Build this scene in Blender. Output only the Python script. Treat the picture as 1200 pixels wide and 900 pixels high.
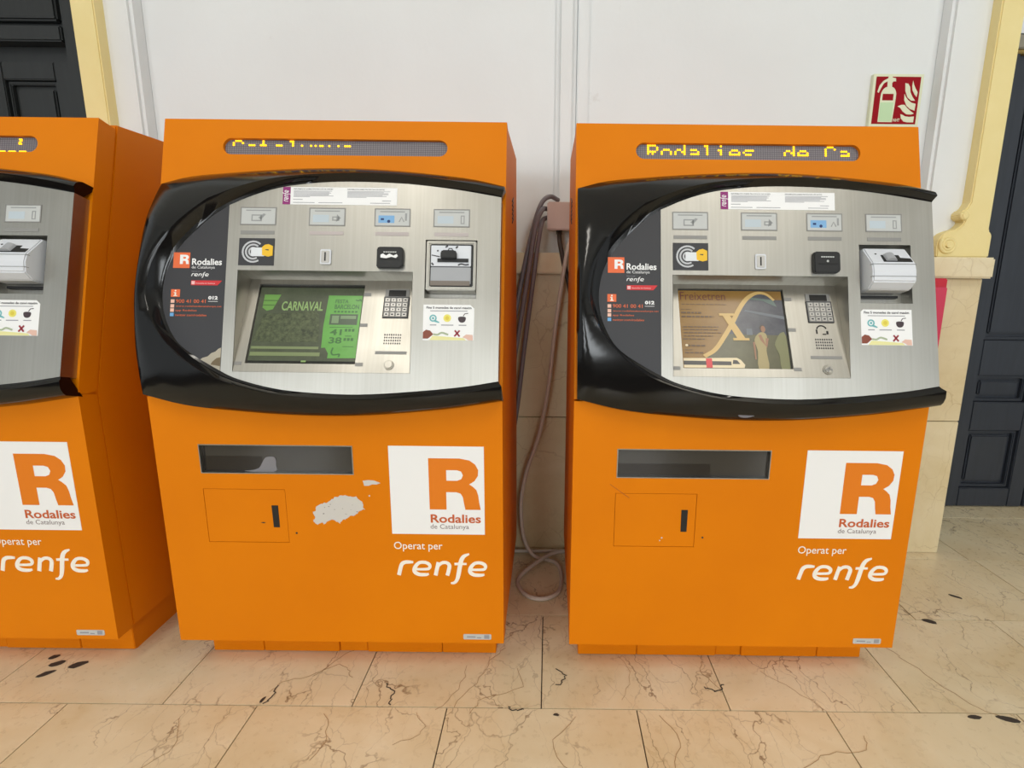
import bpy, bmesh, math, random
from mathutils import Vector, Matrix
from mathutils.geometry import tessellate_polygon
random.seed(7)
C = bpy.context.scene.collection
scene = bpy.context.scene
for o in list(bpy.data.objects): bpy.data.objects.remove(o)

# ------------------------------------------------------------------ camera
F_PX, CX, CY = 634.96, 642.32, 449.5
PITCH, ROLL, CAM_H = 0.1991, 0.0111, 1.1101
cp, sp = math.cos(PITCH), math.sin(PITCH)
cr, sr = math.cos(ROLL), math.sin(ROLL)
right = Vector((1, 0, 0)); fwd = Vector((0, cp, -sp)); down = Vector((0, -sp, -cp))
r_ = right*cr - down*sr
d_ = right*sr + down*cr
cam_data = bpy.data.cameras.new('camera')
cam = bpy.data.objects.new('camera', cam_data); C.objects.link(cam)
m = Matrix.Identity(4)
for i in range(3):
    m[i][0] = r_[i]; m[i][1] = -d_[i]; m[i][2] = -fwd[i]
m[2][3] = CAM_H
cam.matrix_world = m
cam_data.sensor_fit = 'HORIZONTAL'; cam_data.sensor_width = 36.0
cam_data.lens = F_PX/1200*36
cam_data.shift_x = -(CX-600)/1200
cam_data.shift_y = (CY-450)/1200
cam_data.clip_start = 0.05; cam_data.clip_end = 100
scene.camera = cam

# ------------------------------------------------------------------ world, lamps, exposure
world = bpy.data.worlds.new('hall_ambience'); scene.world = world
world.use_nodes = True
bg = world.node_tree.nodes['Background']
bg.inputs[0].default_value = (0.93, 0.985, 1.0, 1); bg.inputs[1].default_value = 0.62
def area(name, loc, target, sx, sy, power, col):
    l = bpy.data.lights.new(name, 'AREA'); l.shape = 'RECTANGLE'; l.size = sx; l.size_y = sy
    l.energy = power; l.color = col
    o = bpy.data.objects.new(name, l); C.objects.link(o); o.location = loc
    o.rotation_euler = (Vector(target)-Vector(loc)).to_track_quat('-Z', 'Y').to_euler()
    return o
area('hall_lamp', (-1.4, -0.6, 3.85), (-1.4, -0.3, 0), 0.3, 2.2, 34, (1, .95, .86))
area('hall_lamp', (1.6, -0.6, 3.85), (1.6, -0.3, 0), 0.3, 2.2, 34, (1, .95, .86))
HALL_Y = -4.2
WINDOWS = (-3.3, -1.1, 1.1, 3.3)
for wx in WINDOWS:      # daylight entering by the tall windows of the wall behind the camera
    area('hall_window_daylight', (wx, HALL_Y+.02, 1.95), (wx, 5, 1.95), 1.0, 2.1, 62, (.92, .97, 1))
vs = scene.view_settings
vs.view_transform = 'Standard'; vs.look = 'None'; vs.gamma = 1; vs.use_curve_mapping = False
vs.exposure = -0.03

# ------------------------------------------------------------------ materials
MATS = {}
def lin(c):
    return tuple(((x/255)/12.92 if x/255 <= .04045 else (((x/255)+.055)/1.055)**2.4) for x in c)
def mat(name, rgb, rough=.5, metal=0, coat=0, emit=0, spec=.5, alpha=1):
    if name in MATS: return MATS[name]
    mt = bpy.data.materials.new(name); mt.use_nodes = True
    b = mt.node_tree.nodes['Principled BSDF']
    c = lin(rgb)+(1,)
    b.inputs['Base Color'].default_value = c; b.inputs['Roughness'].default_value = rough
    b.inputs['Metallic'].default_value = metal; b.inputs['Coat Weight'].default_value = coat
    b.inputs['Coat Roughness'].default_value = .12
    b.inputs['Specular IOR Level'].default_value = spec
    if emit:
        b.inputs['Emission Color'].default_value = c; b.inputs['Emission Strength'].default_value = emit
    mt.diffuse_color = c
    MATS[name] = mt
    return mt
def nodes(mt):
    nt = mt.node_tree
    return nt, nt.nodes, nt.links, nt.nodes['Principled BSDF']
def coords(nt, scale=(1, 1, 1), space='Object', loc=(0, 0, 0)):
    tc = nt.nodes.new('ShaderNodeTexCoord'); mp = nt.nodes.new('ShaderNodeMapping')
    mp.inputs['Scale'].default_value = scale; mp.inputs['Location'].default_value = loc
    nt.links.new(tc.outputs[space], mp.inputs[0]); return mp.outputs[0]
def noise(nt, vec, scale, detail=3, rough=.5, dist=0):
    n = nt.nodes.new('ShaderNodeTexNoise'); n.inputs['Scale'].default_value = scale
    n.inputs['Detail'].default_value = detail; n.inputs['Roughness'].default_value = rough
    n.inputs['Distortion'].default_value = dist
    nt.links.new(vec, n.inputs['Vector']); return n
def ramp(nt, fac, stops):
    r = nt.nodes.new('ShaderNodeValToRGB'); e = r.color_ramp.elements
    while len(e) < len(stops): e.new(.5)
    for k, (p, c) in enumerate(stops):
        e[k].position = p; e[k].color = c if len(c) == 4 else tuple(c)+(1,)
    nt.links.new(fac, r.inputs[0]); return r.outputs[0]
def mix(nt, fac, a, b, mode='MIX'):
    x = nt.nodes.new('ShaderNodeMix'); x.data_type = 'RGBA'; x.blend_type = mode
    for sock, v in ((x.inputs[0], fac), (x.inputs[6], a), (x.inputs[7], b)):
        if hasattr(v, 'is_linked'): nt.links.new(v, sock)
        elif isinstance(v, (int, float)): sock.default_value = v
        else: sock.default_value = tuple(v)+(1,) if len(v) == 3 else v
    return x.outputs[2]
def bump(nt, b, h, strength, dist):
    n = nt.nodes.new('ShaderNodeBump'); n.inputs['Strength'].default_value = strength
    n.inputs['Distance'].default_value = dist
    nt.links.new(h, n.inputs['Height']); nt.links.new(n.outputs[0], b.inputs['Normal'])

def m_orange():
    mt = mat('orange_powder_coat', (232, 130, 0), .5, spec=.16)
    nt, N, L, b = nodes(mt); v = coords(nt)
    n1 = noise(nt, v, 420, 2); n2 = noise(nt, v, 3.0, 4)
    c = mix(nt, ramp(nt, n2.outputs[0], [(.3, (0, 0, 0)), (.75, (1, 1, 1))]), lin((218, 121, 0)), lin((225, 128, 0)))
    # scuffs, with a shape of their own
    n3 = noise(nt, v, 26, 6, .7)
    c = mix(nt, ramp(nt, n3.outputs[0], [(.74, (0, 0, 0)), (.80, (.5, .5, .5))]), c, lin((184, 96, 8)))
    L.new(c, b.inputs['Base Color']); bump(nt, b, n1.outputs[0], .22, .0012)
    return mt
def m_steel():
    mt = mat('brushed_stainless_steel', (166, 160, 148), .3, metal=1)
    nt, N, L, b = nodes(mt)
    v = coords(nt, (900, 6, 6)); n = noise(nt, v, 1, 3)
    v2 = coords(nt); n2 = noise(nt, coords(nt, (140, 2.5, 2.5)), 1, 4, .6); n3 = noise(nt, v2, 7, 2)
    c = mix(nt, ramp(nt, n2.outputs[0], [(.3, (0, 0, 0)), (.7, (1, 1, 1))]), lin((172, 169, 161)), lin((180, 178, 171)))
    L.new(c, b.inputs['Base Color'])
    L.new(ramp(nt, n3.outputs[0], [(.3, (.34,)*3), (.7, (.42,)*3)]), b.inputs['Roughness'])
    return mt
def m_bezel():
    mt = mat('gloss_black_moulding', (10, 10, 11), .14, coat=.1, spec=.4)
    nt, N, L, b = nodes(mt); n = noise(nt, coords(nt), 160, 2)
    bump(nt, b, n.outputs[0], .06, .0008)
    return mt
def m_marble(name, base, dark, light, vein, rough, vs_=1.0, vein_amt=.8):
    mt = mat(name, base, rough)
    nt, N, L, b = nodes(mt)
    geo = nt.nodes.new('ShaderNodeNewGeometry')
    oi = nt.nodes.new('ShaderNodeObjectInfo')
    add = nt.nodes.new('ShaderNodeVectorMath'); add.operation = 'MULTIPLY_ADD'
    L.new(oi.outputs['Random'], add.inputs[0]); add.inputs[1].default_value = (13, 7, 5); L.new(geo.outputs['Position'], add.inputs[2])
    v = add.outputs[0]
    n1 = noise(nt, v, 3.2*vs_, 5, .6, .8); n2 = noise(nt, v, 45*vs_, 4, .6)
    c = mix(nt, ramp(nt, n1.outputs[0], [(.28, (0, 0, 0)), (.72, (1, 1, 1))]), lin(dark), lin(light))
    c = mix(nt, ramp(nt, n2.outputs[0], [(.35, (.0,)*3), (.7, (.55,)*3)]), c, lin(base))
    # fine veins: thin lines of a distorted cell pattern
    for sc, wd, amt, ds in ((5.5*vs_, .012, vein_amt, .16), (13*vs_, .018, vein_amt*.45, .09)):
        nd = noise(nt, v, 7*vs_, 4, .6)
        ad = nt.nodes.new('ShaderNodeVectorMath'); ad.operation = 'MULTIPLY_ADD'
        L.new(nd.outputs[1], ad.inputs[0]); ad.inputs[1].default_value = (ds, ds, ds); L.new(v, ad.inputs[2])
        vo = nt.nodes.new('ShaderNodeTexVoronoi'); vo.feature = 'DISTANCE_TO_EDGE'; vo.inputs['Scale'].default_value = sc
        mp = nt.nodes.new('ShaderNodeMapping'); mp.inputs['Scale'].default_value = (1.3, .55, 1); mp.inputs['Rotation'].default_value = (0, 0, .35)
        L.new(ad.outputs[0], mp.inputs[0]); L.new(mp.outputs[0], vo.inputs['Vector'])
        line = ramp(nt, vo.outputs[0], [(0, (1, 1, 1)), (wd, (0, 0, 0))])
        msk = noise(nt, v, 4.5*vs_, 2)
        mk = ramp(nt, msk.outputs[0], [(.42, (0, 0, 0)), (.58, (amt,)*3)])
        f = mix(nt, 1.0, line, mk, 'MULTIPLY')
        c = mix(nt, f, c, lin(vein))
    L.new(c, b.inputs['Base Color'])
    L.new(ramp(nt, n2.outputs[0], [(.3, (rough-.06,)*3), (.7, (rough+.08,)*3)]), b.inputs['Roughness'])
    bump(nt, b, n2.outputs[0], .04, .001)
    return mt
def m_wall():
    mt = mat('white_painted_plaster', (226, 226, 224), .7)
    nt, N, L, b = nodes(mt); v = coords(nt, space='Object')
    n1 = noise(nt, v, 2.2, 4); n2 = noise(nt, v, 60, 4)
    c = mix(nt, n1.outputs[0], lin((221, 224, 224)), lin((233, 237, 238)))
    n3 = noise(nt, v, 9, 6, .7)
    c = mix(nt, ramp(nt, n3.outputs[0], [(.68, (0, 0, 0)), (.78, (.5,)*3)]), c, lin((198, 195, 190)))
    L.new(c, b.inputs['Base Color']); bump(nt, b, n2.outputs[0], .12, .003)
    return mt
def m_yellow():
    mt = mat('yellow_painted_plaster', (238, 216, 146), .6)
    nt, N, L, b = nodes(mt); v = coords(nt); n = noise(nt, v, 12, 4)
    L.new(mix(nt, n.outputs[0], lin((232, 213, 146)), lin((240, 224, 164))), b.inputs['Base Color'])
    n2 = noise(nt, v, 90, 3); bump(nt, b, n2.outputs[0], .15, .003)
    return mt
def m_wood(name, rgb):
    mt = mat(name, rgb, .42, coat=.1)
    nt, N, L, b = nodes(mt); v = coords(nt, (30, 30, 2.5)); n = noise(nt, v, 2, 4)
    a = lin(rgb); L.new(mix(nt, n.outputs[0], tuple(x*.7 for x in a), tuple(x*1.35 for x in a)), b.inputs['Base Color'])
    bump(nt, b, n.outputs[0], .12, .002)
    return mt
def m_screen(name, a, b_, sc, emit):
    mt = mat(name, a, .25, spec=.4)
    nt, N, L, b = nodes(mt); n = noise(nt, coords(nt), sc, 5, .7)
    c = ramp(nt, n.outputs[0], [(.35, lin(a)), (.68, lin(b_))])
    L.new(c, b.inputs['Base Color']); L.new(c, b.inputs['Emission Color']); b.inputs['Emission Strength'].default_value = emit
    return mt
ORANGE = m_orange(); STEEL = m_steel(); BEZEL = m_bezel()
FLOOR = m_marble('beige_marble_floor', (226, 210, 174), (212, 191, 150), (236, 224, 194), (112, 80, 48), .3)
WAINS = m_marble('cream_marble_slab', (222, 206, 166), (208, 188, 142), (232, 220, 188), (160, 128, 84), .35, .8, .4)
WALL = m_wall(); YELLOW = m_yellow()
DOORW = m_wood('dark_blue_black_paint', (44, 49, 58)); DOORL = m_wood('dark_green_black_paint', (38, 40, 40))
GROUT = mat('dark_grout', (70, 54, 40), .9)
BLACK = mat('matt_black_plastic', (16, 16, 17), .45)
DARKGREY = mat('charcoal_vinyl', (50, 50, 54), .5)
MIDGREY = mat('grey_plastic', (140, 139, 136), .45)
LABEL = mat('pale_grey_label', (192, 194, 192), .4)
LABELD = mat('grey_print', (152, 154, 154), .5)
WHITE = mat('white_vinyl', (240, 240, 240), .4)
CREAMW = mat('off_white_print', (246, 240, 228), .5)
LOGO_OR = mat('orange_vinyl', (226, 122, 0), .45)
LOGO_RED = mat('rust_print', (196, 92, 40), .5)
INFO_OR = mat('coral_orange_print', (232, 108, 58), .5)
RED = mat('red_print', (206, 42, 48), .5)
PURPLE = mat('purple_print', (140, 30, 112), .5)
GREYTXT = mat('grey_text_print', (150, 150, 156), .6)
DARKTXT = mat('dark_text_print', (60, 60, 64), .6)
LEDON = mat('amber_led', (255, 196, 10), .5, emit=1.6)
LEDOFF = mat('unlit_led', (128, 122, 126), .5)
LEDBOARD = mat('led_board', (84, 78, 84), .5)
GLASSD = mat('smoked_window', (38, 36, 36), .08, coat=.5)
YEL = mat('yellow_print', (238, 190, 40), .5)
BLUE = mat('light_blue_print', (124, 172, 216), .5)
SILVER = mat('silver_grey_plastic', (218, 221, 227), .35)
SILVERD = mat('dim_silver_plastic', (164, 166, 170), .4)
KEYM = mat('metal_key', (190, 188, 184), .35, metal=.4)
PRIMER = mat('bare_primer', (204, 200, 194), .7)
CHIP = mat('chip_dark', (60, 52, 44), .8)

# ------------------------------------------------------------------ mesh helpers
class MB:
    def __init__(self): self.v = []; self.f = []
    def add(self, verts, faces):
        o = len(self.v); self.v += [tuple(p) for p in verts]; self.f += [tuple(i+o for i in f) for f in faces]; return self
    def box(self, x0, x1, y0, y1, z0, z1):
        return self.add([(x0, y0, z0), (x1, y0, z0), (x1, y1, z0), (x0, y1, z0), (x0, y0, z1), (x1, y0, z1), (x1, y1, z1), (x0, y1, z1)],
                        [(3, 2, 1, 0), (4, 5, 6, 7), (0, 1, 5, 4), (1, 2, 6, 5), (2, 3, 7, 6), (3, 0, 4, 7)])
    def prism(self, poly, w0, w1, holes=()):
        loops = [list(poly)]+[list(h) for h in holes]
        def area2(p): return sum(p[i][0]*p[(i+1) % len(p)][1]-p[(i+1) % len(p)][0]*p[i][1] for i in range(len(p)))
        if area2(loops[0]) < 0: loops[0].reverse()
        for h in loops[1:]:
            if area2(h) > 0: h.reverse()
        flat = [p for l in loops for p in l]; n = len(flat)
        vs_ = [(p[0], p[1], w0) for p in flat]+[(p[0], p[1], w1) for p in flat]
        fs = []
        tri = tessellate_polygon([[Vector((p[0], p[1], 0)) for p in l] for l in loops])
        for t in tri:
            a, b_, c = [flat[i] for i in t]
            if (b_[0]-a[0])*(c[1]-a[1])-(b_[1]-a[1])*(c[0]-a[0]) < 0: t = (t[0], t[2], t[1])
            fs.append(tuple(i+n for i in t)); fs.append((t[2], t[1], t[0]))
        k = 0
        for l in loops:
            m_ = len(l)
            for i in range(m_):
                j = (i+1) % m_
                fs.append((k+i, k+j, k+j+n, k+i+n))
            k += m_
        return self.add(vs_, fs)
    def ribbon(self, pts, hw, w0, w1):
        hws = hw if isinstance(hw, (list, tuple)) else [hw]*len(pts)
        L, R = [], []
        for i, p in enumerate(pts):
            a = Vector(pts[max(i-1, 0)]); b_ = Vector(pts[min(i+1, len(pts)-1)])
            t = (b_-a).normalized(); nn = Vector((-t.y, t.x)); p = Vector(p)
            L.append(tuple(p+nn*hws[i])); R.append(tuple(p-nn*hws[i]))
        for i in range(len(pts)-1):
            self.prism([R[i], R[i+1], L[i+1], L[i]], w0, w1)
        return self
    def disc(self, cx, cy, r, w0, w1, n=20, ry=None):
        return self.prism(circle(cx, cy, r, n, ry), w0, w1)
    def tube(self, pts, r, n=8):
        P = [Vector(p) for p in pts]; rings = []
        up = Vector((.3, .9, .2)).normalized()
        for i, p in enumerate(P):
            t = (P[min(i+1, len(P)-1)]-P[max(i-1, 0)]).normalized()
            a = t.cross(up)
            if a.length < 1e-4: a = t.cross(Vector((1, 0, 0)))
            a.normalize(); b_ = t.cross(a)
            rings.append([p+a*math.cos(2*math.pi*k/n)*r+b_*math.sin(2*math.pi*k/n)*r for k in range(n)])
        vs_ = [v for rg in rings for v in rg]; fs = []
        for i in range(len(P)-1):
            for k in range(n):
                fs.append((i*n+k, (i+1)*n+k, (i+1)*n+(k+1) % n, i*n+(k+1) % n))
        fs.append(tuple(range(n))); fs.append(tuple((len(P)-1)*n+k for k in reversed(range(n))))
        return self.add(vs_, fs)
    def map(self, fn): self.v = [fn(*p) for p in self.v]; return self
    def mesh(self, name, material, smooth=False, bevel=0, seg=2):
        me = bpy.data.meshes.new(name); me.from_pydata(self.v, [], self.f)
        bm = bmesh.new(); bm.from_mesh(me)
        bmesh.ops.recalc_face_normals(bm, faces=bm.faces)
        if bevel:
            bmesh.ops.remove_doubles(bm, verts=bm.verts, dist=1e-5)
            bmesh.ops.dissolve_limit(bm, angle_limit=.01, verts=bm.verts, edges=bm.edges)
            es = [e for e in bm.edges if e.is_manifold and e.calc_face_angle(0) > .5]
            bmesh.ops.bevel(bm, geom=es, offset=bevel, segments=seg, affect='EDGES', clamp_overlap=True)
        bm.to_mesh(me); bm.free()
        if smooth:
            me.polygons.foreach_set('use_smooth', [True]*len(me.polygons))
            if smooth != 'all': me.set_sharp_from_angle(angle=math.radians(40))
        me.materials.append(material)
        return me
def circle(cx, cy, r, n=20, ry=None):
    ry = ry or r
    return [(cx+r*math.cos(2*math.pi*i/n), cy+ry*math.sin(2*math.pi*i/n)) for i in range(n)]
def rect(x0, x1, y0, y1): return [(x0, y0), (x1, y0), (x1, y1), (x0, y1)]
def rrect(x0, x1, y0, y1, r, n=5):
    p = []
    for cx, cy, a in ((x1-r, y0+r, -90), (x1-r, y1-r, 0), (x0+r, y1-r, 90), (x0+r, y0+r, 180)):
        for i in range(n+1):
            t = math.radians(a+90*i/n); p.append((cx+r*math.cos(t), cy+r*math.sin(t)))
    return p
def spline(pts, per=6, closed=False):
    P = [Vector(p) for p in pts]; out = []; n = len(P)
    for i in range(n if closed else n-1):
        p1, p2 = P[i], P[(i+1) % n]
        p0 = P[(i-1) % n] if (closed or i > 0) else p1*2-p2
        p3 = P[(i+2) % n] if (closed or i+2 < n) else p2*2-p1
        for k in range(per):
            t = k/per
            out.append(.5*((2*p1)+(p2-p0)*t+(2*p0-5*p1+4*p2-p3)*t*t+(3*p1-p0-3*p2+p3)*t**3))
    if not closed: out.append(P[-1])
    return [tuple(p) for p in out]
def resample(pts, n):
    P = [Vector(p) for p in pts]; d = [0]
    for i in range(1, len(P)): d.append(d[-1]+(P[i]-P[i-1]).length)
    out = []; j = 0
    for k in range(n):
        s = d[-1]*k/(n-1)
        while j < len(P)-2 and d[j+1] < s: j += 1
        t = (s-d[j])/max(d[j+1]-d[j], 1e-9); out.append(tuple(P[j].lerp(P[j+1], min(t, 1))))
    return out
def link(name, me, parent=None):
    o = bpy.data.objects.new(name, me); C.objects.link(o)
    if parent: o.parent = parent
    return o
def tag(o, label=None, cat=None, group=None, kind=None):
    for k, v in (('label', label), ('category', cat), ('group', group), ('kind', kind)):
        if v: o[k] = v
    return o
# text through the built-in font
TXT = {}
def text_data(body, bold=0, shear=0):
    key = (body, bold, shear)
    if key in TXT: return TXT[key]
    cu = bpy.data.curves.new('lettering', 'FONT'); cu.body = body; cu.size = 1; cu.offset = bold; cu.shear = shear
    cu.resolution_u = 3
    ob = bpy.data.objects.new('lettering', cu); C.objects.link(ob)
    me = bpy.data.meshes.new_from_object(ob)
    v = [tuple(p.co) for p in me.vertices]; f = [tuple(p.vertices) for p in me.polygons]
    bpy.data.objects.remove(ob); bpy.data.curves.remove(cu); bpy.data.meshes.remove(me)
    x0 = min(p[0] for p in v); x1 = max(p[0] for p in v); y0 = min(p[1] for p in v); y1 = max(p[1] for p in v)
    v = [((p[0]-x0)/(x1-x0), (p[1]-y0)/(y1-y0)) for p in v]
    TXT[key] = (v, f); return TXT[key]
def text(mb, body, x0, x1, y0, y1, w, bold=0.012, shear=0):
    v, f = text_data(body, bold, shear)
    return mb.add([(x0+p[0]*(x1-x0), y0+p[1]*(y1-y0), w) for p in v], f)
# the swung italic wordmark, drawn in strokes; unit box 0..1 x 0..1 (f reaches above and below)
def wordmark(mb, x0, x1, yb, yx, w0, w1, vert=False):
    e = [(190, 789), (225, 789), (262, 785), (268, 765), (245, 750), (208, 752), (183, 778), (180, 803), (203, 818), (240, 820), (262, 816)]
    S = [([(88, 824), (97, 790), (107, 762), (125, 750), (150, 748), (174, 749)], [10, 10, 10, 9, 8, 5]),
         (e, [6, 6, 7, 9, 8, 8, 10, 10, 9, 8, 5]),
         ([(301, 824), (310, 785), (320, 748)], [10, 10, 10]),
         ([(316, 772), (338, 752), (366, 750), (382, 766), (377, 795), (369, 824)], [6, 8, 8, 10, 10, 10]),
         ([(388, 868), (408, 865), (424, 848), (434, 815), (443, 770), (452, 735), (468, 712), (498, 699)], [4, 7, 9, 11, 11, 11, 9, 4]),
         ([(412, 757), (445, 756), (482, 756)], [6, 6, 5]),
         ([(x+322, y) for x, y in e], [6, 6, 7, 9, 8, 8, 10, 10, 9, 8, 5])]
    sx = (x1-x0)/(592-78); sy = (yx-yb)/72.0
    for pts, hw in S:
        q3 = spline([(p[0], p[1], h) for p, h in zip(pts, hw)], 4)
        tmp = MB(); tmp.ribbon([(p[0], -p[1]) for p in q3], [p[2]*1.12 for p in q3], 0, 1)
        def fn(x, y, w):
            a = (x-78)*sx; b_ = (y+822)*sy
            if vert: return (x0-b_, yb+a, w0+(w1-w0)*w)
            return (x0+a, yb+b_, w0+(w1-w0)*w)
        tmp.map(fn); mb.add(tmp.v, tmp.f)
    return mb
def letter_R(x0, y0, W, H):
    o = [(0, 0), (0, 1), (.60, 1)]
    for a in (60, 35, 10, -15, -40, -62):
        o.append((.62+.345*math.cos(math.radians(a)), .735+.265*math.sin(math.radians(a))))
    o += [(.85, .455), (.92, .39), (.955, .28), (.97, .15), (1, 0), (.70, 0), (.675, .12), (.655, .25), (.61, .32), (.53, .345), (.33, .345), (.33, 0)]
    h = [(.34, .775), (.55, .775), (.63, .75), (.665, .675), (.63, .60), (.55, .568), (.34, .568)]
    s = lambda L: [(x0+p[0]*W, y0+p[1]*H) for p in L]
    return s(o), [s(h)]

# ------------------------------------------------------------------ the setting
D = 1.3368
YW, YB, YY, YP, YR, YD = 2.15, 2.09, 2.045, 2.06, 2.02, 2.52
TOPZ = 3.9
def sbox(name, x0, x1, y0, y1, z0, z1, mt, parent=None, bevel=0, kind='structure'):
    o = link(name, MB().box(x0, x1, y0, y1, z0, z1).mesh(name, mt, bevel=bevel), parent)
    if parent is None: o['kind'] = kind
    return o
floor = sbox('floor', -5.2, 5.2, -4.4, 2.75, -.06, -.006, GROUT)
TW, TD = .4942, .3928
R0 = D-.1192
tile_me = None
GAP = .0032
tile_me = MB().box(GAP/2, TW-GAP/2, GAP/2, TD-GAP/2, -.02, 0).mesh('tile', FLOOR)
for row in range(-5, 4):
    off = -.2541 if row % 2 else -.0086
    if row == 2: off = -.2541-.02
    for i in range(-7, 7):
        x = off+i*TW; y = R0+row*TD
        if abs(x+TW/2) > 3.4: continue
        t = link('tile', tile_me, floor); t.location = (x, y, random.uniform(-.0006, 0))
# dark marks and chipped corners on the marble
def stain(pts, name='floor_stain', mt=CHIP):
    mb = MB(); mb.prism(pts, .0002, .0009); link(name, mb.mesh(name, mt), floor)
def blob(x, y, rx, ry, a=0, n=11):
    p = []
    for i in range(n):
        t = 2*math.pi*i/n; k = random.uniform(.78, 1.15)
        u, v = rx*math.cos(t)*k, ry*math.sin(t)*k
        p.append((x+u*math.cos(a)-v*math.sin(a), y+u*math.sin(a)+v*math.cos(a)))
    return p
for x, y, rx, ry, a in ((-1.432, 1.388, .016, .010, .5), (-1.398, 1.362, .022, .012, .6), (-1.338, 1.357, .024, .013, .4), (-1.395, 1.322, .020, .010, .6),
                        (1.268, 1.602, .022, .010, -.5), (1.11, 1.205, .02, .007, 0), (1.19, 1.20, .028, .009, -.3), (1.46, 1.745, .02, .007, -.7),
                        (-.745, 1.235, .004, .012, -.2), (.03, 1.197, .008, .004, 0)):
    stain(blob(x, y, rx, ry, a))
def crack(pts, hw=.0006, mt=None):
    sp_ = spline(pts, 4); mb = MB().ribbon([(x+random.uniform(-.006, .006), y+random.uniform(-.004, .004)) for x, y in sp_], hw, .0002, .0007)
    link('floor_crack', mb.mesh('floor_crack', mt or mat('vein_brown', (168, 134, 94), .8)), floor)
for c in ([(-.74, 1.26), (-.72, 1.30), (-.66, 1.32), (-.60, 1.37), (-.56, 1.35), (-.54, 1.32)], [(-.65, 1.32), (-.60, 1.40), (-.57, 1.44)],
          [(-.24, 1.22), (-.19, 1.30), (-.16, 1.39), (-.12, 1.45)], [(-.28, 1.21), (-.235, 1.28), (-.22, 1.37)], [(-.19, 1.20), (-.16, 1.25), (-.06, 1.29), (-.08, 1.36)],
          [(.46, 1.40), (.45, 1.35), (.48, 1.30), (.475, 1.28)], [(.79, 1.14), (.77, 1.10), (.68, 1.09), (.60, 1.05)], [(1.06, 1.43), (1.10, 1.33), (1.14, 1.25), (1.18, 1.21)],
          [(1.02, 1.52), (1.06, 1.43)], [(-.56, 1.19), (-.53, 1.12), (-.54, 1.06)], [(.30, 1.20), (.33, 1.12), (.30, 1.05), (.36, .99)], [(.08, 1.19), (.02, 1.10), (.10, 1.0)]):
    crack(c)
for c in ([(-.33, 1.20), (-.30, 1.14), (-.36, 1.10)], [(.22, 1.42), (.24, 1.33), (.21, 1.25)], [(.62, 1.36), (.68, 1.29), (.74, 1.22)], [(-.92, 1.17), (-.88, 1.09), (-.93, 1.02)]):
    crack(c, .0004)

wall = sbox('wall_back', -1.70, 1.60, YW, 2.62, 0, TOPZ, WALL)
def wall_piece(name, x0, x1, y0, y1, z0, z1, mt, bevel=.006): return sbox(name, x0, x1, y0, y1, z0, z1, mt, wall, bevel)
wall_piece('wall_pilaster', -1.655, -1.459, YB, YW+.01, 1.187, TOPZ, WALL, .012)
wall_piece('wall_pilaster', 1.386, 1.60, YB, YW+.01, 1.187, TOPZ, WALL, .012)
wall_piece('wall_strip', .092, .135, YW-.012, YW+.01, 1.187, TOPZ, WALL, .004)
# marble wainscot slabs
ceil = sbox('ceiling', -5.2, 5.2, -4.4, 2.75, 3.9, 4.0, mat('cream_ceiling_paint', (238, 236, 228), .8))
for c in ([(-.44, 1.30), (-.42, 1.28), (-.405, 1.265), (-.41, 1.24), (-.40, 1.225)], [(.03, 1.36), (.055, 1.345), (.05, 1.32), (.035, 1.30)], [(.435, 1.30), (.46, 1.285), (.485, 1.29), (.495, 1.31)], [(-.05, 1.215), (-.08, 1.212), (-.10, 1.222)], [(-.735, 1.225), (-.725, 1.25), (-.73, 1.29)]):
    crack(c, .0016, CHIP)
xs = [-1.655, -.95, -.35, .40, 1.02, 1.617]
for a, b_ in zip(xs[:-1], xs[1:]):
    for z0, z1 in ((0.0, .5585), (.5615, 1.112)):
        sbox('marble_slab', a+.0012, b_-.0012, YP, YW+.01, z0, z1, WAINS, wall, .003)
# rail on the wainscot
rail = link('trim_1', MB().box(-1.665, 1.622, YR, YW+.005, 1.112, 1.187).mesh('trim_1', WAINS, bevel=.006)); rail['kind'] = 'structure'
# yellow architraves
def architrave(name, pts, scroll=None):
    mb = MB().prism(pts, 0, 1); mb.map(lambda x, z, w: (x, YB+.005 - w*(YB+.005-YY), z))
    o = link(name, mb.mesh(name, YELLOW, bevel=.004)); o['kind'] = 'structure'; return o
pr = [(1.517, TOPZ), (1.517, 1.431), (1.516, 1.381), (1.505, 1.358), (1.487, 1.350), (1.480, 1.334), (1.488, 1.320), (1.505, 1.317), (1.499, 1.304), (1.483, 1.288), (1.455, 1.280), (1.434, 1.270), (1.421, 1.250), (1.418, 1.225), (1.421, 1.188), (1.612, 1.188), (1.612, 1.268), (1.598, 1.284), (1.596, TOPZ)]
ar = architrave('trim_2', pr)
al = architrave('trim_3', [(-x-.035, z) for x, z in pr])
def volute(par, cx, cz, r, sgn):
    pts = []
    for i in range(34):
        t = i/33*2.2*2*math.pi; rr = r*(1-.72*i/33)
        pts.append((cx+sgn*rr*math.cos(t+2.4), YY-.002, cz+rr*math.sin(t+2.4)))
    link('volute', MB().tube(pts, .0065, 6).mesh('volute', YELLOW, smooth='all'), par)
    link('volute', MB().disc(cx, cz, .010, 0, .01, 12).map(lambda x, z, w: (x, YY-w, z)).mesh('volute', YELLOW), par)
volute(ar, 1.455, 1.231, .030, 1); volute(ar, 1.497, 1.334, .012, 1)
volute(al, -1.490, 1.231, .030, -1); volute(al, -1.532, 1.334, .012, -1)
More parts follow.
